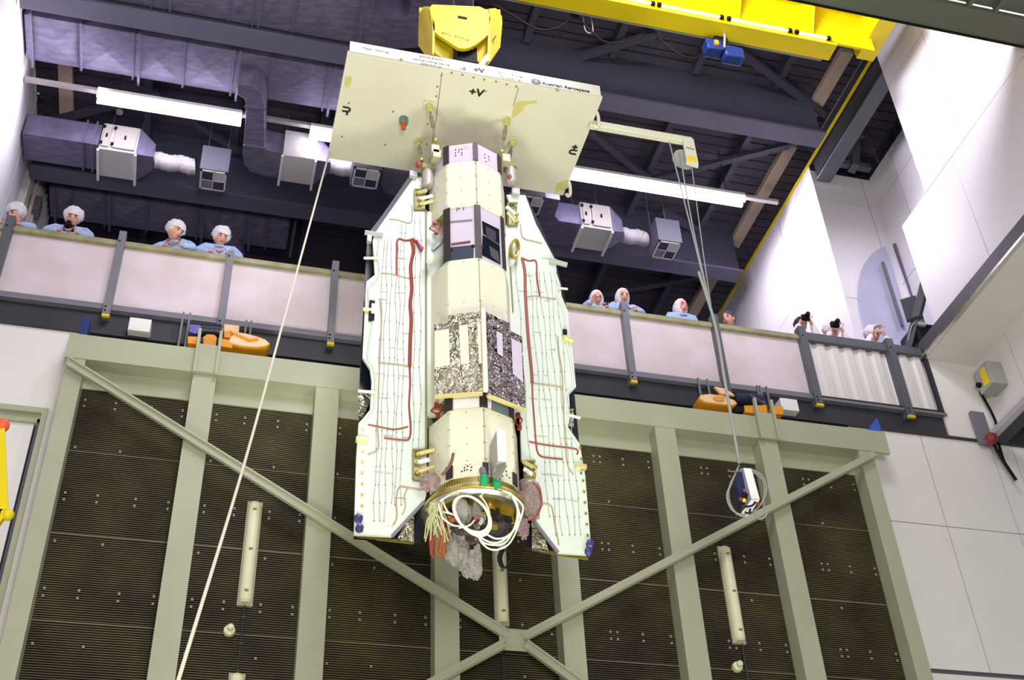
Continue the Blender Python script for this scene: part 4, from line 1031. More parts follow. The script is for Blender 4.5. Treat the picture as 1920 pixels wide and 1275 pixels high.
# tag line from the left rear corner of the plate
a = at(618, 284, 'z', ZP+.02); b = at(455, 880, 'y', 8.0); c = at(333, 1280, 'y', 6.2)
tag(MB().tube(spline([a, at(532, 600, 'y', 9.3), b, c, at(300, 1400, 'y', 5.6)], 10), .011, 8).build('tag_line', ROPE), 'thin white rope running from the lifting plate down to the lower left', 'rope')

# ------------------------------------------------------------------ hook block
BX, BY = 2.455, 9.85
t = root('hook_block', (BX, BY, 14.2), 'yellow crane hook block above the lifting plate', 'hook block')
f = lambda px, py, y=BY-.28: at(px, py, 'y', y)
arc = [(812, 57), (822, 66), (838, 76), (850, 84), (860, 90), (870, 91.5), (880, 90), (893, 83), (908, 72), (918, 62)]
top = [(920, 42), (941, 42), (941, 30), (933, 17), (920, 12), (870, 9), (808, 6.5), (797, 9), (789, 17), (786, 26)]
def hull(pxs, y): return [f(px, py, y) for px, py in pxs]
MB().prism(hull([(810, 42)]+arc+[(922, 40), (919, 27), (915, 20), (900, 12), (810, 8), (805, 15), (808, 30)], BY-.28), (0, .05, 0)).build('front_plate', HOOKY, t, bevel=.006)
# cheeks: vertical side plates set back on an angle from the front plate
def cheek(fr, bk):
    mb = MB(); a = [f(*q, BY-.28) for q in fr]; b = [f(*q, BY-.02) for q in bk]; n = len(a)
    off = Vector((.0, .05, 0))
    V = a+b; mb.add(V, [tuple(range(n))+tuple(range(2*n-1, n-1, -1))]) if False else None
    return a, b
def quadwall(P, name, M, th=.03):
    mb = MB(); n = (P[1]-P[0]).cross(P[2]-P[0]).normalized()*th
    mb.prism(P, n); return mb.build(name, M, t, bevel=.004)
L = [f(808, 12), f(812, 42), f(811, 98), f(806, 106), f(800, 103, BY-.1), f(785, 82, BY-.05), f(785, 60, BY-.05), f(786, 26, BY-.05), f(794, 12, BY-.1)]
quadwall(L, 'side_plate', HOOKP)
Rr = [f(917, 16), f(921, 42), f(918, 62), f(916, 100), f(912, 114), f(904, 124), f(918, 117, BY-.1), f(938, 88, BY-.05), f(942, 42, BY-.05), f(941, 30, BY-.05), f(930, 15, BY-.1)]
quadwall(Rr, 'side_plate', HOOKP)
MB().prism([f(811, 30), f(815, 30), f(815, 98), f(811, 104)], (0, .05, 0)).build('edge_flange', HOOKY, t)
MB().prism([f(916, 30), f(920, 30), f(919, 112), f(914, 116)], (0, .05, 0)).build('edge_flange', HOOKY, t)
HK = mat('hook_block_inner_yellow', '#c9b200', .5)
yb_ = BY+.22
MB().prism([f(786, 14, yb_), f(938, 18, yb_), f(940, 60, yb_), f(915, 96, yb_), f(905, 112, yb_), f(880, 90, yb_), f(848, 88, yb_), f(848, 112, yb_), f(815, 100, yb_), f(790, 70, yb_)], (0, .04, 0)).build('back_plate', HK, t)
MB().prism([f(814, 55, BY-.2), f(850, 86, BY-.2), f(849, 114, BY-.05), f(836, 112, BY-.1), f(816, 100, BY-.15)], (0, .04, 0)).build('inner_plate', HK, t)
MB().prism([f(882, 88, BY-.2), f(916, 64, BY-.2), f(914, 98, BY-.15), f(900, 118, BY-.1), f(880, 102, BY-.1)], (0, .04, 0)).build('inner_plate', HK, t)
MB().prism([f(898, 119), f(914, 99), f(917, 110), f(905, 125)], (0, .05, 0)).build('lower_lip', HOOKP, t)
MB().box(BX-.14, BX+.12, BY-.18, BY+.2, ZP+.9, 15.0).build('sheave_housing', BLACK, t)
hk = [Vector((BX, BY, 14.5)), Vector((BX, BY, 14.2)), Vector((BX+.09, BY, 14.02)), Vector((BX+.1, BY, 13.85)), Vector((BX, BY, 13.72)), Vector((BX-.1, BY, 13.78)), Vector((BX-.13, BY, 13.92))]
MB().tube(spline(hk, 5), [.06]*16+[.055]*5+[.05]*5+[.04]*5, 12).build('hook', BLACK, t)
p = f(867, 33, BY-.285); MB().box(p.x-.06, p.x+.06, BY-.29, BY-.27, p.z-.02, p.z+.02).build('slot', BLACK, t)
lettering('SWL 16000 kg', .06, mat('ink_brown', '#7d6b10', .6), t, (f(854, 68, BY-.285).x, BY-.284, f(854, 68, BY-.285).z), (1, 0, -.12), (.12, 0, 1))
p = f(925, 78, BY-.2); MB().bar((p.x-.02, p.y-.05, p.z-.04), (p.x+.02, p.y-.05, p.z+.05), .02, .012).build('mark', K, t)
for dx in (-.12, .12): MB().tube([(BX+dx, BY, 15.1), (BX+dx*1.5, BY, 16.85)], .012, 8).build('hoist_rope', STEELDK, t)
s_ = root('lifting_shackle', (BX, 9.9, ZP+.1), 'dark shackle between hook block and lifting plate', 'shackle')
MB().tube(spline([(BX, 9.82, ZP+.2), (BX, 9.72, ZP+.5), (BX, 9.85, ZP+.63), (BX, 9.98, ZP+.5), (BX, 9.88, ZP+.2)], 6), .03, 10).build('bow', BLACK, s_)
MB().box(BX-.12, BX+.12, 9.7, 10.0, zt-.03, ZP+.28).build('lug', STEELDK, s_)

# ================================================================== SATELLITE
XC, YC, R8 = 2.455, 9.90, .455
sat = root('satellite', (XC, YC, 7.3), 'tall octagonal cream satellite body with two white wings hanging in mid air', 'satellite')
def oct_v(k, R): a = -PI/2+PI/4*k; return Vector((XC+R*math.cos(a), YC+R*math.sin(a), 0))
def section(z0, z1, faces=range(8), R=R8, M=SKIN1, name='skin_section', core=True, dots=True):
    mb = MB()
    for k in faces:
        a, b = oct_v(k, R), oct_v(k+1, R); d = (b-a).normalized(); n = Vector((d.y, -d.x, 0))
        a2 = a+d*.007; b2 = b-d*.007
        mb.prism([a2+Vector((0, 0, z0)), b2+Vector((0, 0, z0)), b2+Vector((0, 0, z1)), a2+Vector((0, 0, z1))], -n*.012, 0)
        if dots:
            for fz in ([z0+.04, z1-.04] if z1-z0 < .4 else [z0+.04, z0+.04+(z1-z0-.08)/3, z0+.04+(z1-z0-.08)*2/3, z1-.04]):
                for e_ in (.03, .5, .97):
                    c = a.lerp(b, e_)+Vector((0, 0, fz)); mb.lathe([(.006, 0), (.006, .004)], c, n, 6, 1)
    o = mb.build(name, [M, OLIVE], sat)
    if core:
        MB().prism([oct_v(k, R-.016)+Vector((0, 0, z0+.004)) for k in range(8)], (0, 0, z1-z0-.008)).build('inner_structure', OLIVE, sat)
    return o
def vtx_strip(k, z0, z1, w, M, R=R8+.003, nm='black_strip'):
    a = oct_v(k, R); n = (a-Vector((XC, YC, 0))).normalized()
    return MB().bar(a+Vector((0, 0, z0)), a+Vector((0, 0, z1)), w, .012, up=n).build(nm, M, sat)
def onface(px, py, k, R=R8, off=.0):
    a, b = oct_v(k, R), oct_v(k+1, R); d = (b-a).normalized(); n = Vector((d.y, -d.x, 0))
    ray = RGT*((px-960)/FPX)-UPV*((py-637.5)/FPX)+FWD
    p0 = a+n*off; s = (p0-CAM).dot(n)/ray.dot(n); return CAM+ray*s, n
def fpatch(pts, k, M, name, off=.003, th=.004, R=R8):
    q = [onface(px, py, k, R, off+th)[0] for px, py in pts]; n = onface(900, 500, k)[1]
    return MB().prism(q, -n*th).build(name, M, sat)
# seven stacked bays
section(11.32, 12.04); section(8.75, 10.53); section(7.92, 8.56)
for z0, z1 in ((12.04, 12.34), (7.78, 7.92)):
    section(z0, z1, faces=(6, 7, 0, 1) if z0 > 9 else (6, 7, 0, 1), R=R8-.008, M=LILAC if z0 > 9 else SKIN1, name='band_panel', dots=False)
    for k, w_ in ((-1, .075), (0, .055), (1, .07)): vtx_strip(k, z0+.002, z1-.002, w_, BLKSTR, R=R8-.002)
MB().prism([oct_v(k, R8-.02)+Vector((0, 0, 12.33)) for k in range(8)], (0, 0, .03)).build('top_deck', CREAM, sat)
for pts in ([(854, 282), (857, 282)], [(865, 280), (868, 280)]): pass
mb = MB()
for px, py, k in [(854, 281, 7), (861, 281, 7), (866, 280, 7), (854, 287, 7), (866, 286, 7), (860, 285, 7), (854, 292, 7), (866, 290, 7), (909, 290, 0), (916, 294, 0), (909, 296, 0), (917, 300, 0), (911, 303, 0), (857, 394, 7), (861, 391, 7), (869, 388, 7), (857, 390, 7), (869, 392, 7)]:
    c, n = onface(px, py, k, R8-.008, .001); mb.lathe([(.008, 0), (.008, .004)], c, n, 8)
mb.build('vent_hole_group', BLACK, sat)
mb = MB()
for px, py in [(871, 275), (876, 275), (871, 279), (876, 279)]:
    c, n = onface(px, py, 7, R8-.008, .001); mb.lathe([(.007, 0), (.007, .004)], c, n, 8)
mb.build('orange_hole_group', mat('hole_orange', '#e0a072', .5), sat)
# instrument band
section(10.53, 11.32, faces=(7, 0), R=R8-.01, M=LILAC, name='instrument_panel', dots=False, core=False)
MB().box(XC-.24, XC+.24, YC-.28, YC+.3, 10.53, 11.32).build('instrument_bay', mat('bay_cream', '#d5d2b4', .5), sat)
for k, w_ in ((-1, .085), (0, .07), (1, .06)): vtx_strip(k, 10.53, 11.32, w_, BLKSTR, R=R8-.002)
fpatch([(842, 418), (886, 414), (885, 411), (842, 415)], 7, WINGGY, 'panel_joint', R=R8-.01, th=.002)
fpatch([(846, 460), (882, 455), (882, 451), (846, 456)], 7, mat('maroon_trim', '#6b2c3a', .5), 'maroon_trim', R=R8-.01)
fpatch([(842, 464), (888, 459), (888, 483), (843, 488)], 7, mat('blue_grey_mirror', '#56606f', .25, metal=.7), 'lower_mirror', R=R8-.01)
fpatch([(904, 414), (936, 430), (937, 458), (906, 438)], 0, mat('instrument_black', '#1f1c28', .2, metal=.5), 'instrument_window', R=R8-.01)
fpatch([(911, 424), (930, 434), (930, 452), (913, 444)], 0, mat('instrument_blue', '#7a7594', .2, metal=.8), 'instrument_lens', R=R8-.01, off=.006)
fpatch([(905, 440), (937, 460), (939, 496), (904, 478)], 0, mat('instrument_dark_blue', '#2c3450', .15, metal=.8), 'lower_window', R=R8-.01)
fpatch([(917, 460), (934, 472), (938, 494), (921, 480)], 0, MIRROR, 'window_reflector', R=R8-.01, off=.006)
for px, py, k in ((887, 462, 7), (905, 464, 0), (846, 469, 7)):
    c, n = onface(px, py, k, R8-.01, .004); MB().lathe([(.022, 0), (.018, .012)], c, n, 12).build('lens_cap', BLACK, sat)
# lower band 8.56-8.75
section(8.56, 8.75, faces=(7, 0), R=R8-.01, M=WHITE, name='band_panel', dots=False, core=False)
MB().box(XC-.24, XC+.24, YC-.28, YC+.3, 8.56, 8.75).build('lower_bay', mat('bay_cream', '#d5d2b4', .5), sat)
for k, w_ in ((-1, .09), (0, .08), (1, .08)): vtx_strip(k, 8.56, 8.75, w_, BLKSTR, R=R8-.002)
fpatch([(922, 749), (956, 762), (957, 782), (922, 768)], 0, mat('band_grey_window', '#6f7b80', .3), 'grey_window', R=R8-.01)
# foil covered radiators standing off the front faces
OFF = .05
fpatch([(841, 591), (902, 583), (906, 736), (815, 742), (814, 608), (841, 604)], 7, FOIL, 'foil_radiator', off=OFF, th=.03)
for pts in ([(815, 621), (842, 616), (843, 684), (815, 689)], [(861, 611), (877, 608), (880, 680), (864, 683)], [(895, 607), (901, 606), (903, 681), (898, 682)]):
    fpatch(pts, 7, SKIN1, 'cream_radiator_field', off=OFF+.032, th=.004)
fpatch([(910, 584), (955, 606), (957, 620), (979, 631), (986, 768), (914, 739)], 0, FOILV, 'foil_radiator', off=OFF, th=.03)
for pts in ([(931, 621), (942, 626), (943, 668), (933, 662)], [(959, 634), (978, 644), (981, 716), (962, 700)]):
    fpatch(pts, 0, LILAC, 'lilac_radiator_field', off=OFF+.032, th=.004)
a = oct_v(0, R8+OFF+.04)
MB().bar(a+Vector((0, 0, onface(906, 738, 7, R8, OFF)[0].z)), a+Vector((0, 0, onface(906, 583, 7, R8, OFF)[0].z)), .05, .05, up=(0, 1, 0)).build('radiator_corner_post', SKIN1, sat, bevel=.008)
q = [onface(px, py, 7, R8, OFF+.03)[0] for px, py in ((816, 744), (905, 738))]; MB().bar(q[0], q[1], .03, .035).build('lower_frame', GOLDL, sat)
q = [onface(px, py, 0, R8, OFF+.03)[0] for px, py in ((914, 742), (986, 770))]; MB().bar(q[0], q[1], .03, .035).build('lower_frame', GOLDL, sat)
q = [(onface(px, py, 7, R8, -.2)[0]) for px, py in ((800, 642), (816, 632))]
# interface collar and clamp ring
MB().lathe([(.40, 7.66), (.405, 7.78)], (XC, YC, 0), n=64).build('collar', GOLDL, sat)
mb = MB()
for k in range(96):
    a = 2*PI*k/96; n = Vector((math.cos(a), math.sin(a), 0)); c = Vector((XC, YC, 0))+n*.415
    mb.bar(c+Vector((0, 0, 7.70)), c+Vector((0, 0, 7.775)), .014, .03, up=n)
mb.build('collar_teeth', GOLD, sat)
MB().lathe([(.39, 7.70), (.47, 7.69), (.50, 7.66), (.50, 7.60), (.47, 7.57), (.40, 7.57), (.40, 7.69)], (XC, YC, 0), n=64).build('clamp_ring', CHROME, sat)
MB().lathe([(.505, 7.645), (.512, 7.64), (.512, 7.615), (.505, 7.61), (.50, 7.63)], (XC, YC, 0), n=64).build('ring_band', GOLD, sat)
MB().lathe([(.395, 7.64), (.38, 7.69), (.01, 7.69)], (XC, YC, 0), n=48).build('base_deck', mat('base_dark', '#3a3028', .5), sat)
random.seed(11)
for i in range(10):
    a = random.uniform(0, 2*PI); r = random.uniform(.08, .3); h = random.uniform(.08, .22); c = (XC+r*math.cos(a), YC+r*math.sin(a), 7.68-h)
    w_ = random.uniform(.04, .09)
    MB().box(c[0]-w_, c[0]+w_, c[1]-w_*.8, c[1]+w_*.8, c[2], 7.68).build('base_unit', [GOLD, BLKSTR, WINGDK, mat('dark_red_unit', '#6e2a22', .5)][i % 4], sat, bevel=.008)
MB().lathe([(.09, 7.36), (.10, 7.42), (.06, 7.55), (.06, 7.68)], (XC+.12, YC-.1, 0), n=20).build('gold_nozzle', GOLD, sat)
MB().ball((XC-.15, YC-.2, 7.5), .10, n=16, rough=.2, seed=2).build('wrapped_ball', mat('silver_bag', '#c6c6cc', .2, metal=.7, bump=.8, bscale=20), sat)
MB().ball((XC+.02, YC-.12, 7.48), .09, n=16, rough=.2, seed=5).build('wrapped_ball', mat('silver_bag', '#c6c6cc', .2, metal=.7, bump=.8, bscale=20), sat)
MB().ball((XC-.06, YC-.22, 7.44), .05, n=12, rough=.2, seed=5).build('red_cover', RED, sat)
mb = MB()
for px, py in [(873, 871), (881, 870), (871, 877), (877, 874), (884, 876), (871, 882), (876, 881), (883, 882), (866, 884)]:
    c, n = onface(px, py, 7, R8-.008, .001); mb.lathe([(.008, 0), (.008, .004)], c, n, 8)
for px, py in [(941, 887), (949, 884), (942, 893), (950, 891), (955, 896)]:
    c, n = onface(px, py, 0, R8-.008, .001); mb.lathe([(.008, 0), (.008, .004)], c, n, 8)
mb.build('vent_hole_group', BLACK, sat)
# grey plate standing out from the front edge
vf = oct_v(0, R8)
g1 = at(932, 806, 'y', vf.y-.30); g2 = at(948, 866, 'y', vf.y-.30)
xL, xR = at(932, 836, 'y', vf.y-.30).x, at(949, 836, 'y', vf.y-.30).x
MB().box(xL, xR, vf.y-.30, vf.y-.02, g2.z, g1.z).build('protruding_plate', [mat('grey_side', '#9a9c92', .4)], sat, bevel=.004)
MB().box(xL+.002, xR-.002, vf.y-.304, vf.y-.30, g2.z, g1.z).build('plate_edge', WHITE, sat)
MB().bar(at(945, 870, 'y', vf.y-.26), at(928, 897, 'y', vf.y-.20), .05, .05).build('plate_arm', mat('arm_grey', '#74766e', .4), sat)
for i, (px, py) in enumerate(((908, 903), (932, 908))):
    c = at(px, py, 'y', vf.y-.1); MB().lathe([(.035, 0), (.045, .03), (.04, .09), (.02, .10)], c-Vector((0, 0, .03)), n=18).build('green_cap', GREEN, sat)
    MB().tube([c+Vector((0, 0, .06)), c+Vector((.0, .05, .16))], .035, 12).build('connector', WINGGY, sat)

# ------------------------------------------------------------------ wings
YW = 9.86
def wing(front, back, side, label):
    wg = MB(); wg.prism([at(px, py, 'y', YW) for px, py in front], (0, .035, 0)); o = wg.build('wing_panel', WINGW, sat)
    MB().prism([at(px, py, 'y', YW+.20) for px, py in back], (0, .03, 0)).build('solar_panel', WINGDK, sat)
    return o
Lf = [(776, 333), (703, 437), (699, 450), (703, 515), (687, 528), (680, 670), (694, 691), (697, 714), (694, 768), (680, 785), (672.6, 793), (668, 860), (664, 1001), (735, 1005), (795, 941), (799, 930), (799, 905), (774, 902), (774, 843), (800, 843), (800, 780), (842, 780), (845, 400), (797, 396), (776, 396), (777, 360), (800, 360), (803, 333)]
Rf = [(985, 366), (1005, 420), (1042, 489), (1044, 513), (1051, 533), (1053, 555), (1065, 584), (1067, 612), (1074, 660), (1080, 725), (1067, 739), (1069, 780), (1065, 800), (1087, 832), (1090, 850), (1097, 890), (1108, 1021), (1108, 1040), (1048, 1036), (998, 973), (985, 960), (985, 895), (1003, 890), (1002, 868), (978, 862), (975, 780), (935, 780), (930, 420), (968, 425), (970, 385), (955, 378), (950, 365)]
wL = wing(Lf, [(800, 330), (772, 330), (689, 440), (675, 700), (664, 1008), (790, 1020), (800, 900)], -1, '')
wR = wing(Rf, [(945, 360), (985, 362), (1040, 480), (1060, 560), (1106, 1038), (985, 1024), (970, 880)], 1, '')
# grey edge strip along the left diagonal and closeouts
MB().prism([at(775, 334, 'y', YW+.03), at(703, 438, 'y', YW+.03), at(691, 440, 'y', YW+.19), at(765, 334, 'y', YW+.19)], (.0, .0, -.01)).build('edge_closeout', WINGGY, sat)
for pts, yy in (([(757, 985), (776, 930), (776, 1015), (745, 1012)], YW+.14), ([(680, 735), (694, 730), (694, 752), (684, 775), (672, 790), (672, 740)], YW+.12), ([(997, 978), (1022, 1012), (1030, 1036), (998, 1030)], YW+.14), ([(1064, 770), (1075, 765), (1076, 800), (1068, 798)], YW+.12)):
    MB().prism([at(px, py, 'y', yy) for px, py in pts], (0, .02, 0)).build('silver_foil_closeout', FOIL, sat)
MB().bar(at(668, 1006, 'y', YW+.2), at(776, 1018, 'y', YW+.2), .03, .02).build('lower_edge', GOLD, sat)
MB().bar(at(998, 1030, 'y', YW+.2), at(1102, 1048, 'y', YW+.2), .03, .02).build('lower_edge', GOLD, sat)
MB().bar(at(735, 1006, 'y', YW), at(795, 941, 'y', YW), .02, .03).build('diagonal_edge', WINGGY, sat)
MB().bar(at(1046, 1036, 'y', YW), at(997, 972, 'y', YW), .02, .03).build('diagonal_edge', WINGGY, sat)
# sinuous raised border along the outer cut outs
for pts in ([(712, 447), (708, 480), (712, 510), (705, 525), (692, 540), (691, 560), (697, 575)], [(700, 600), (693, 640), (690, 672), (700, 690), (704, 712), (702, 760), (692, 780), (683, 790)], ):
    MB().tube(spline([at(px, py, 'y', YW-.006) for px, py in pts], 6), .012, 8).build('edge_beading', WINGW, sat)
for pts in ([(1040, 512), (1046, 532), (1044, 556), (1056, 582), (1060, 612)], [(1062, 640), (1070, 680), (1074, 722), (1062, 740), (1060, 770), (1062, 800), (1076, 822), (1086, 838)]):
    MB().tube(spline([at(px, py, 'y', YW-.006) for px, py in pts], 6), .012, 8).build('edge_beading', WINGW, sat)
# wiring
def wire(pts, r, M, nm, n=5, y=YW-.005):
    return MB().tube(spline([at(px, py, 'y', y) for px, py in pts], n), r, 6).build(nm, M, sat)
random.seed(5)
def wires(xs, slope, ytop, ybot, nm):
    mb = MB()
    for i, x0 in enumerate(xs):
        yt = ytop(x0); yb_ = ybot(x0); pts = []; y = yt; k = 0
        while y < yb_:
            pts.append(at(x0+slope(x0)*(y-600)+1.5*math.sin(y*.045+i*1.7)+random.uniform(-.7, .7), y, 'y', YW-.004)); y += 17
        if len(pts) < 3: continue
        mb.tube(spline(pts, 2), .0038, 5)
        for q in pts[1::2]:
            mb.box(q.x-.006, q.x+.006, q.y-.006, q.y, q.z-.004, q.z+.004, 1)
    mb.build(nm, [WIREG, mat('wire_clip_dark', '#6b6f6c', .6)], sat)
wires([714, 722, 731, 742, 748, 757, 777, 788], lambda x: -.032+(x-720)*.0004, lambda x: 450 if x < 745 else (420 if x < 760 else 400), lambda x: 985 if x < 740 else (960 if x < 760 else 900), 'wing_wiring')
wires([975, 1000, 1010, 1019, 1030, 1040, 1050], lambda x: .07+(x-975)*.0004, lambda x: 445 if x < 1000 else 510, lambda x: 880 if x < 985 else (980 if x < 1010 else 1010), 'wing_wiring')
random.seed(9)
for (x0, x1, s_) in ((705, 790, -.03), (975, 1062, .08)):
    for y in (480, 515, 545, 620, 650, 700, 815, 885, 560, 745, 930):
        k = random.randint(2, 3)
        for _ in range(k):
            xa = random.uniform(x0, x1-24)+s_*(y-600); L_ = random.uniform(8, 22)
            MB().bar(at(xa, y+.09*(xa-x0), 'y', YW-.003), at(xa+L_, y+.09*(xa+L_-x0)+random.uniform(-1, 1), 'y', YW-.003), .006, .004).build('cross_wire', WIREG, sat)
wire([(792, 467), (782, 456), (772, 449), (775, 470), (770, 500), (772, 540), (769, 570), (771, 600), (769, 640), (768, 688)], .020, REDC, 'red_cable_trunk')
wire([(775, 449), (760, 451), (746, 449), (744, 475), (744, 516)], .012, REDC, 'red_cable')
wire([(768, 688), (769, 720), (767, 760), (770, 800), (767, 822), (755, 825), (720, 821)], .010, REDC, 'red_cable')
wire([(768, 688), (750, 684), (711, 680)], .007, WIREB, 'brown_cable')
wire([(690, 796), (710, 800), (740, 805), (765, 800)], .007, REDC, 'red_cable')
wire([(744, 516), (730, 513), (715, 512)], .006, WIREB, 'brown_cable')
wire([(744, 516), (755, 519), (768, 522)], .006, WIREB, 'brown_cable')
wire([(712, 560), (715, 600), (713, 660), (711, 700), (709, 760), (708, 800), (710, 835), (706, 845), (690, 852)], .006, WIREB, 'brown_cable')
wire([(789, 918), (765, 914), (748, 914), (743, 940), (744, 970), (737, 985)], .007, WIREB, 'brown_cable')
wire([(765, 914), (758, 930), (760, 950), (754, 965)], .005, WIREB, 'brown_cable')
wire([(772, 385), (773, 405), (768, 418), (745, 412), (730, 411)], .006, WIREB, 'brown_cable')
wire([(979, 484), (984, 510), (985, 550), (988, 600), (991, 640), (996, 690), (998, 718)], .017, REDC, 'red_cable_trunk')
wire([(979, 484), (992, 489), (1005, 490), (1007, 520), (1012, 556)], .009, REDC, 'red_cable')
wire([(998, 718), (999, 750), (1002, 790), (1005, 830), (1009, 850), (1020, 857), (1055, 861)], .009, REDC, 'red_cable')
wire([(998, 718), (1030, 722), (1055, 726)], .006, WIREB, 'brown_cable')
wire([(992, 828), (1010, 832), (1035, 836), (1080, 842), (1082, 852)], .008, REDC, 'red_cable')
wire([(1012, 556), (1035, 560), (1048, 560)], .005, WIREB, 'brown_cable')
wire([(984, 558), (998, 555), (1012, 556)], .005, WIREB, 'brown_cable')
wire([(1046, 630), (1048, 660), (1054, 700), (1056, 760), (1060, 830), (1064, 870), (1075, 890)], .006, WIREB, 'brown_cable')
wire([(1000, 943), (1020, 944), (1034, 950), (1040, 980), (1046, 1010), (1048, 1022)], .007, WIREB, 'brown_cable')
wire([(976, 420), (980, 445), (1000, 452), (1016, 456)], .006, WIREB, 'brown_cable')
# magenta flag on the left cable
MB().bar(at(781, 452, 'y', YW-.03), at(791, 470, 'y', YW-.03), .05, .02).build('magenta_flag', mat('magenta_flag', '#9c2452', .5), sat)
# hinges
def hinge(rect, rods, nm='hinge_recess'):
    (x0, y0, x1, y1) = rect
    MB().prism([at(x0, y0, 'y', YW+.05), at(x1, y0, 'y', YW+.05), at(x1, y1, 'y', YW+.05), at(x0, y1, 'y', YW+.05)], (0, .02, 0)).build(nm, mat('bay_cream', '#d5d2b4', .5), sat)
    mb = MB(); c = [(x0, y0), (x1, y0), (x1, y1), (x0, y1)]
    for i in ((0, 1), (3, 2), (0, 3)): mb.bar(at(*c[i[0]], 'y', YW), at(*c[i[1]], 'y', YW), .018, .05, up=(0, 1, 0))
    mb.build('hinge_frame', OLIVE, sat)
    for k, (a, b) in enumerate(rods):
        MB().tube([at(*a, 'y', YW-.02), at(*b, 'y', YW-.10)], .022, 10).build('hinge_rod', [GOLDL, WHITE][k % 2], sat)
        MB().ball(at(a[0]+3, a[1], 'y', YW-.03), .026, n=10).build('hinge_knob', GOLD, sat)
hinge((777, 357, 797, 394), [((781, 362), (800, 357)), ((784, 374), (812, 367)), ((786, 384), (813, 376))])
hinge((774, 845, 800, 900), [((780, 852), (815, 843)), ((780, 868), (805, 862)), ((780, 886), (815, 875))])
hinge((952, 382, 970, 424), [((966, 416), (952, 398)), ((966, 402), (950, 388))])
hinge((984, 866, 1003, 898), [((1000, 876), (982, 866)), ((998, 890), (984, 880))])
# shoulder equipment, both sides
for (px, py, s_) in ((802, 335, -1), (958, 330, 1)):
    c = at(px, py, 'y', YC-.10)
    MB().lathe([(.05, -.14), (.065, -.12), (.065, .10), (.05, .13)], c, (0, 0, 1), 20).build('shoulder_pod', mat('pod_grey', '#b5aaa6', .4, metal=.3), sat)
    MB().box(c.x-.07, c.x+.07, c.y-.05, c.y+.08, c.z+.13, c.z+.2).build('pod_bracket', OLIVE, sat)
for px, py, s_ in ((785, 309, 1), (957, 333, 1)):
    c = at(px, py, 'y', YC-.14)
    MB().ball(c, .035, .03, .06, 12, rough=.3, seed=px).build('red_clamp', RED, sat)
for px, py in ((818, 292), (948, 300), (815, 283)):
    c = at(px, py, 'y', YC-.22); MB().box(c.x-.05, c.x+.05, c.y-.05, c.y+.05, c.z-.07, c.z+.06).build('corner_bracket', mat('bracket_olive', '#a8a382', .45), sat, bevel=.006)
MB().box(*[v for v in (at(768, 329, 'y', YW-.03).x, at(782, 329, 'y', YW-.03).x)], YW-.05, YW, at(775, 335, 'y', YW).z, at(775, 326, 'y', YW).z).build('tip_fitting', GREYBX, sat)
MB().box(*[v for v in (at(960, 361, 'y', YW-.03).x, at(974, 361, 'y', YW-.03).x)], YW-.05, YW, at(967, 368, 'y', YW).z, at(967, 358, 'y', YW).z).build('tip_fitting', GREYBX, sat)
# red diamond brackets
for (px, py, w_, h_, yy) in ((816, 427, 11, 9, YC-.17), (819, 769, 11, 9, YC-.17), (972, 790, 7, 12, YC-.17)):
    pts = [at(px-w_, py+1, 'y', yy), at(px-1, py-h_, 'y', yy), at(px+w_, py-3, 'y', yy), at(px+2, py+h_, 'y', yy)]
    mb = MB()
    for i in range(4): mb.bar(pts[i], pts[(i+1) % 4], .014, .014)
    mb.box(pts[1].x-.02, pts[1].x+.02, yy-.02, yy+.02, pts[1].z-.02, pts[1].z+.02); mb.box(pts[3].x-.02, pts[3].x+.02, yy-.02, yy+.02, pts[3].z-.02, pts[3].z+.02)
    mb.build('red_bracket', RED, sat)
MB().bar(at(810, 470, 'y', YC-.2), at(832, 450, 'y', YC-.2), .04, .03).build('grey_sensor', mat('sensor_grey', '#77777a', .4), sat)
MB().box(*sorted((at(800, 472, 'y', YC-.18).x, at(812, 472, 'y', YC-.18).x)), YC-.2, YC-.14, at(805, 490, 'y', YC-.18).z, at(805, 468, 'y', YC-.18).z).build('cream_fitting', SKIN1, sat, bevel=.008)
# coiled gold hose on the right of the instrument bay
mb = MB(); c = at(963, 468, 'y', YW-.06)
for k in range(4):
    pts = [c+Vector((.045*math.cos(a)+.004*k+.05*math.sin(a)*.3, -.01*k, .14*math.sin(a))) for a in [2*PI*j/24 for j in range(24)]]
    mb.tube(pts, .011, 7, closed=True)
mb.build('gold_hose_coil', GOLD, sat)
# outer edge fittings
def rod(a, b, r, M, nm, y=YW-.02): MB().tube([at(*a, 'y', y), at(*b, 'y', y)], r, 10).build(nm, M, sat)
rod((684, 436), (718, 441), .030, GREYBX, 'edge_fitting'); rod((682, 484), (710, 484), .016, SKIN1, 'edge_pin'); rod((681, 580), (700, 582), .022, GOLDL, 'edge_pin')
rod((671, 733), (705, 736), .016, SKIN1, 'edge_pin'); rod((1030, 488), (1063, 497), .032, GREYBX, 'edge_fitting'); rod((1046, 540), (1064, 542), .014, SKIN1, 'edge_pin')
rod((1066, 778), (1088, 784), .016, SKIN1, 'edge_pin'); rod((1058, 634), (1074, 640), .026, GOLDL, 'edge_pin')
def bxp(px0, py0, px1, py1, M, nm, y=YW-.03, th=.05):
    a = at(px0, py0, 'y', y); b = at(px1, py1, 'y', y); MB().box(a.x, b.x, y, y+th, a.z, b.z).build(nm, M, sat, bevel=.004)
bxp(668, 817, 691, 828, GOLDL, 'edge_block'); bxp(1080, 868, 1101, 878, GOLDL, 'edge_block')
bxp(693, 562, 702, 600, BLACK, 'edge_clamp'); bxp(697, 568, 703, 586, WHITE, 'edge_clamp_plate', y=YW-.05)
bxp(1056, 616, 1064, 625, BLACK, 'edge_clamp'); bxp(1058, 628, 1063, 636, YLAB, 'yellow_clamp', y=YW-.04)
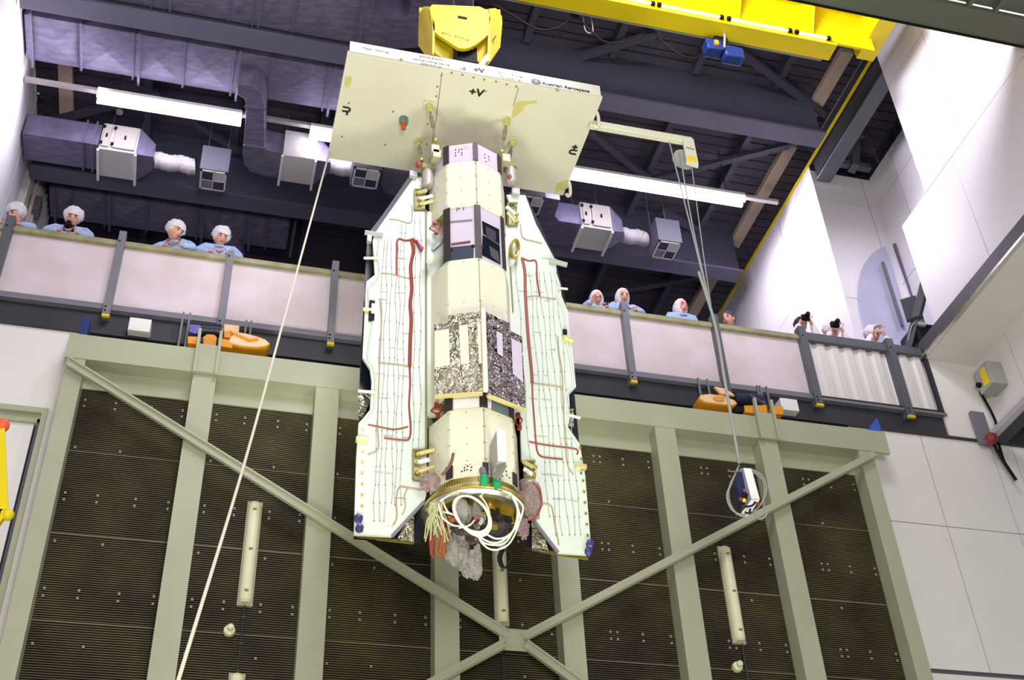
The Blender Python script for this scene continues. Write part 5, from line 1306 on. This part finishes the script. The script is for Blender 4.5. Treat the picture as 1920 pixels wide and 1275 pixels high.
bxp(689, 437, 697, 452, mat('pod_grey', '#b5aaa6'), 'edge_clamp'); bxp(1088, 884, 1092, 889, BLUE, 'blue_sensor', y=YW-.01)
for px, py in ((672, 972), (674, 990), (1106, 1020), (1103, 1034)):
    MB().ball(at(px, py, 'y', YW-.02), .04, .03, .05, 12, rough=.3, seed=px).build('purple_cover', mat('purple_cover', '#35306e', .4), sat)
bxp(722, 987, 737, 998, WHITE, 'edge_tab', y=YW-.01)
for k in range(9):
    y = 805+k*20.5
    for c in (at(680-.10*(y-805)*.1, y, 'y', YW-.003), at(1088+.085*(y-840+35), y+35, 'y', YW-.003)):
        MB().box(c.x-.012, c.x+.012, c.y-.006, c.y, c.z-.012, c.z+.012).build('gold_stud', GOLD, sat)
MB().bar(at(799, 395, 'y', YW-.01), at(799, 840, 'y', YW-.01), .018, .02, up=(0, 1, 0)).build('root_strip', OLIVE, sat)
MB().bar(at(957, 500, 'y', YW-.01), at(962, 585, 'y', YW-.01), .012, .02, up=(0, 1, 0)).build('root_strip', OLIVE, sat)

# harness hanging below the ring
def loose(pts, r, M, nm, y=YC-.45, ys=None):
    P3 = [at(px, py, 'y', (ys[i] if ys else y)) for i, (px, py) in enumerate(pts)]
    return MB().tube(spline(P3, 6), r, 8).build(nm, M, sat)
for k in range(6):
    c = at(883+k*.9, 963+k*.8, 'y', YC-.50+.012*k); rx, rz = .158+.006*math.sin(k*2), .205+.005*k
    pts = [c+Vector((rx*math.cos(a)-.05*math.sin(a)*.8, .03*math.sin(a), rz*math.sin(a)*.98)) for a in [2*PI*j/36 for j in range(36)]]
    MB().tube(pts, .0085, 8, closed=True).build('white_cable_coil', CABW, sat)
for k, pts in enumerate([
    [(905, 925), (925, 918), (955, 925), (978, 945), (980, 960), (970, 985), (952, 1005), (930, 1010), (910, 1000)],
    [(940, 915), (962, 930), (972, 960), (965, 990), (945, 1012), (925, 1018), (905, 1010), (892, 998)],
    [(960, 930), (970, 955), (966, 985), (950, 1015), (930, 1022), (908, 1018), (895, 1005)],
    [(962, 935), (975, 970), (958, 1015), (935, 1030), (915, 1028), (900, 1012), (908, 1003)],
    [(870, 918), (895, 925), (914, 950), (918, 975), (908, 995), (890, 1000)],
    [(825, 940), (850, 925), (880, 920), (905, 935)], [(822, 945), (830, 970), (850, 985), (870, 985)], [(860, 990), (880, 985), (890, 975)],
    [(828, 935), (840, 960), (860, 968)], [(812, 955), (840, 962), (858, 965)], [(824, 990), (836, 1002), (845, 995)]]):
    loose(pts, .0085, CABW, 'white_cable', y=YC-.47+.015*k)
random.seed(21)
for k in range(16):
    x0 = 806+random.uniform(0, 22); x1 = x0+random.uniform(-14, 22); y1 = 985+random.uniform(0, 35)
    loose([(x0, 942), (x0+random.uniform(-8, 6), 960), ((x0+x1)/2+random.uniform(-6, 6), 975), (x1, y1)], .006, CABY, 'hanging_wire', y=YC-.38+.02*random.random())
for k in range(9):
    x0 = 820+k*2.1; loose([(x0+6, 995), (x0+random.uniform(-3, 3), 1015), (x0-2, 1035), (x0+random.uniform(-3, 6), 1045)], .007, [CABO, CABO, REDC][k % 3], 'orange_wire', y=YC-.36)
for pts, M in (([(806, 1000), (808, 1030), (812, 1046)], REDC), ([(812, 1005), (810, 1028), (808, 1040)], REDC)):
    loose(pts, .012, M, 'red_wire', y=YC-.36)
for (px, py, rx, rz, M, sd, nm, yy) in ((806, 904, .10, .095, PLASTICR, 3, 'plastic_bag', YC-.34), (994, 938, .12, .19, PLASTICR, 8, 'plastic_bag', YC-.25), (858, 1034, .11, .16, PLASTIC, 5, 'plastic_bag', YC-.35), (880, 1060, .09, .12, PLASTIC, 6, 'plastic_bag', YC-.37), (893, 1055, .05, .16, PLASTIC, 9, 'plastic_bag', YC-.39), (980, 990, .06, .10, PLASTICR, 12, 'plastic_bag', YC-.3), (866, 958, .07, .12, PLASTIC, 4, 'plastic_bag', YC-.42), (895, 955, .05, .1, PLASTIC, 14, 'plastic_bag', YC-.38)):
    c = at(px, py, 'y', yy); MB().ball(c, rx, rx*.7, rz, 20, rough=.55, seed=sd).build(nm, M, sat)
MB().ball(at(884, 1055, 'y', YC-.36), .035, .03, .05, 10, rough=.3, seed=1).build('red_cover', RED, sat)
MB().ball(at(848, 975, 'y', YC-.44), .025, .03, .02, 10).build('pink_cover', mat('pink_cover', '#94345a', .5), sat)
MB().ball(at(865, 1005, 'y', YC-.25), .13, .10, .12, 18, rough=.5, seed=31).build('dark_wrapping', mat('dark_wrapping', '#4a3f36', .5, bump=.6), sat)
MB().ball(at(925, 985, 'y', YC-.1), .16, .12, .14, 18, rough=.4, seed=33).build('dark_wrapping', mat('dark_wrapping2', '#2a2026', .5, bump=.6), sat)
loose([(1000, 905), (1012, 920), (1015, 945), (1005, 968), (988, 975), (975, 970)], .010, REDC, 'red_edge_cord', y=YC-.3)
loose([(905, 1000), (915, 1020), (935, 1028), (950, 1032)], .010, BLACK, 'black_cable', y=YC-.35)
for k in range(3): loose([(938+k*3, 1032), (934+k*3, 1048), (941+k*2, 1064), (952, 1060), (958-k, 1042), (950, 1030)], .010, BLACK, 'black_cable_loop', y=YC-.35+.01*k)
loose([(895, 1010), (905, 1000), (915, 990)], .012, RED, 'red_strap', y=YC-.34)
loose([(830, 890), (845, 870), (850, 850), (835, 905)][:3], .014, mat('brown_hose', '#7a4a40', .5), 'brown_hose', y=YC-.42)

# slings between plate and body
def sling(p, q, yq, label):
    a = at(*p, 'z', ZP-.01); b = at(*q, 'y', yq)
    s = root('sling_rod', b, label, 'sling', 'turnbuckle slings under the lifting plate')
    d = b-a
    MB().tube([a+d*.05, b], .012, 8).build('rod', mat('sling_grey', '#8f8a72', .4, metal=.5), s)
    MB().tube([a+d*.35, a+d*.62], .026, 10).build('turnbuckle', mat('sling_grey', '#8f8a72', .4, metal=.5), s)
    MB().tube([a, a+d*.22], [.05, .03], 10).build('fork', STAIN, s)
    MB().box(a.x-.06, a.x+.06, a.y-.05, a.y+.05, a.z-.02, a.z).build('foot_plate', CREAM, s)
    MB().ball(b, .03, n=10).build('eye', GOLD, s)
sling((804, 195), (817, 264), YC-.25, 'sling rod at the upper left of the satellite, the longer of the left pair')
sling((951, 222), (941, 285), YC-.25, 'sling rod at the upper right of the satellite')
sling((784, 265), (790, 300), YC-.05, 'short sling rod beside the red clamp at the upper left')
sling((962, 262), (950, 320), YC+.3, 'sling rod behind the upper right corner of the satellite')
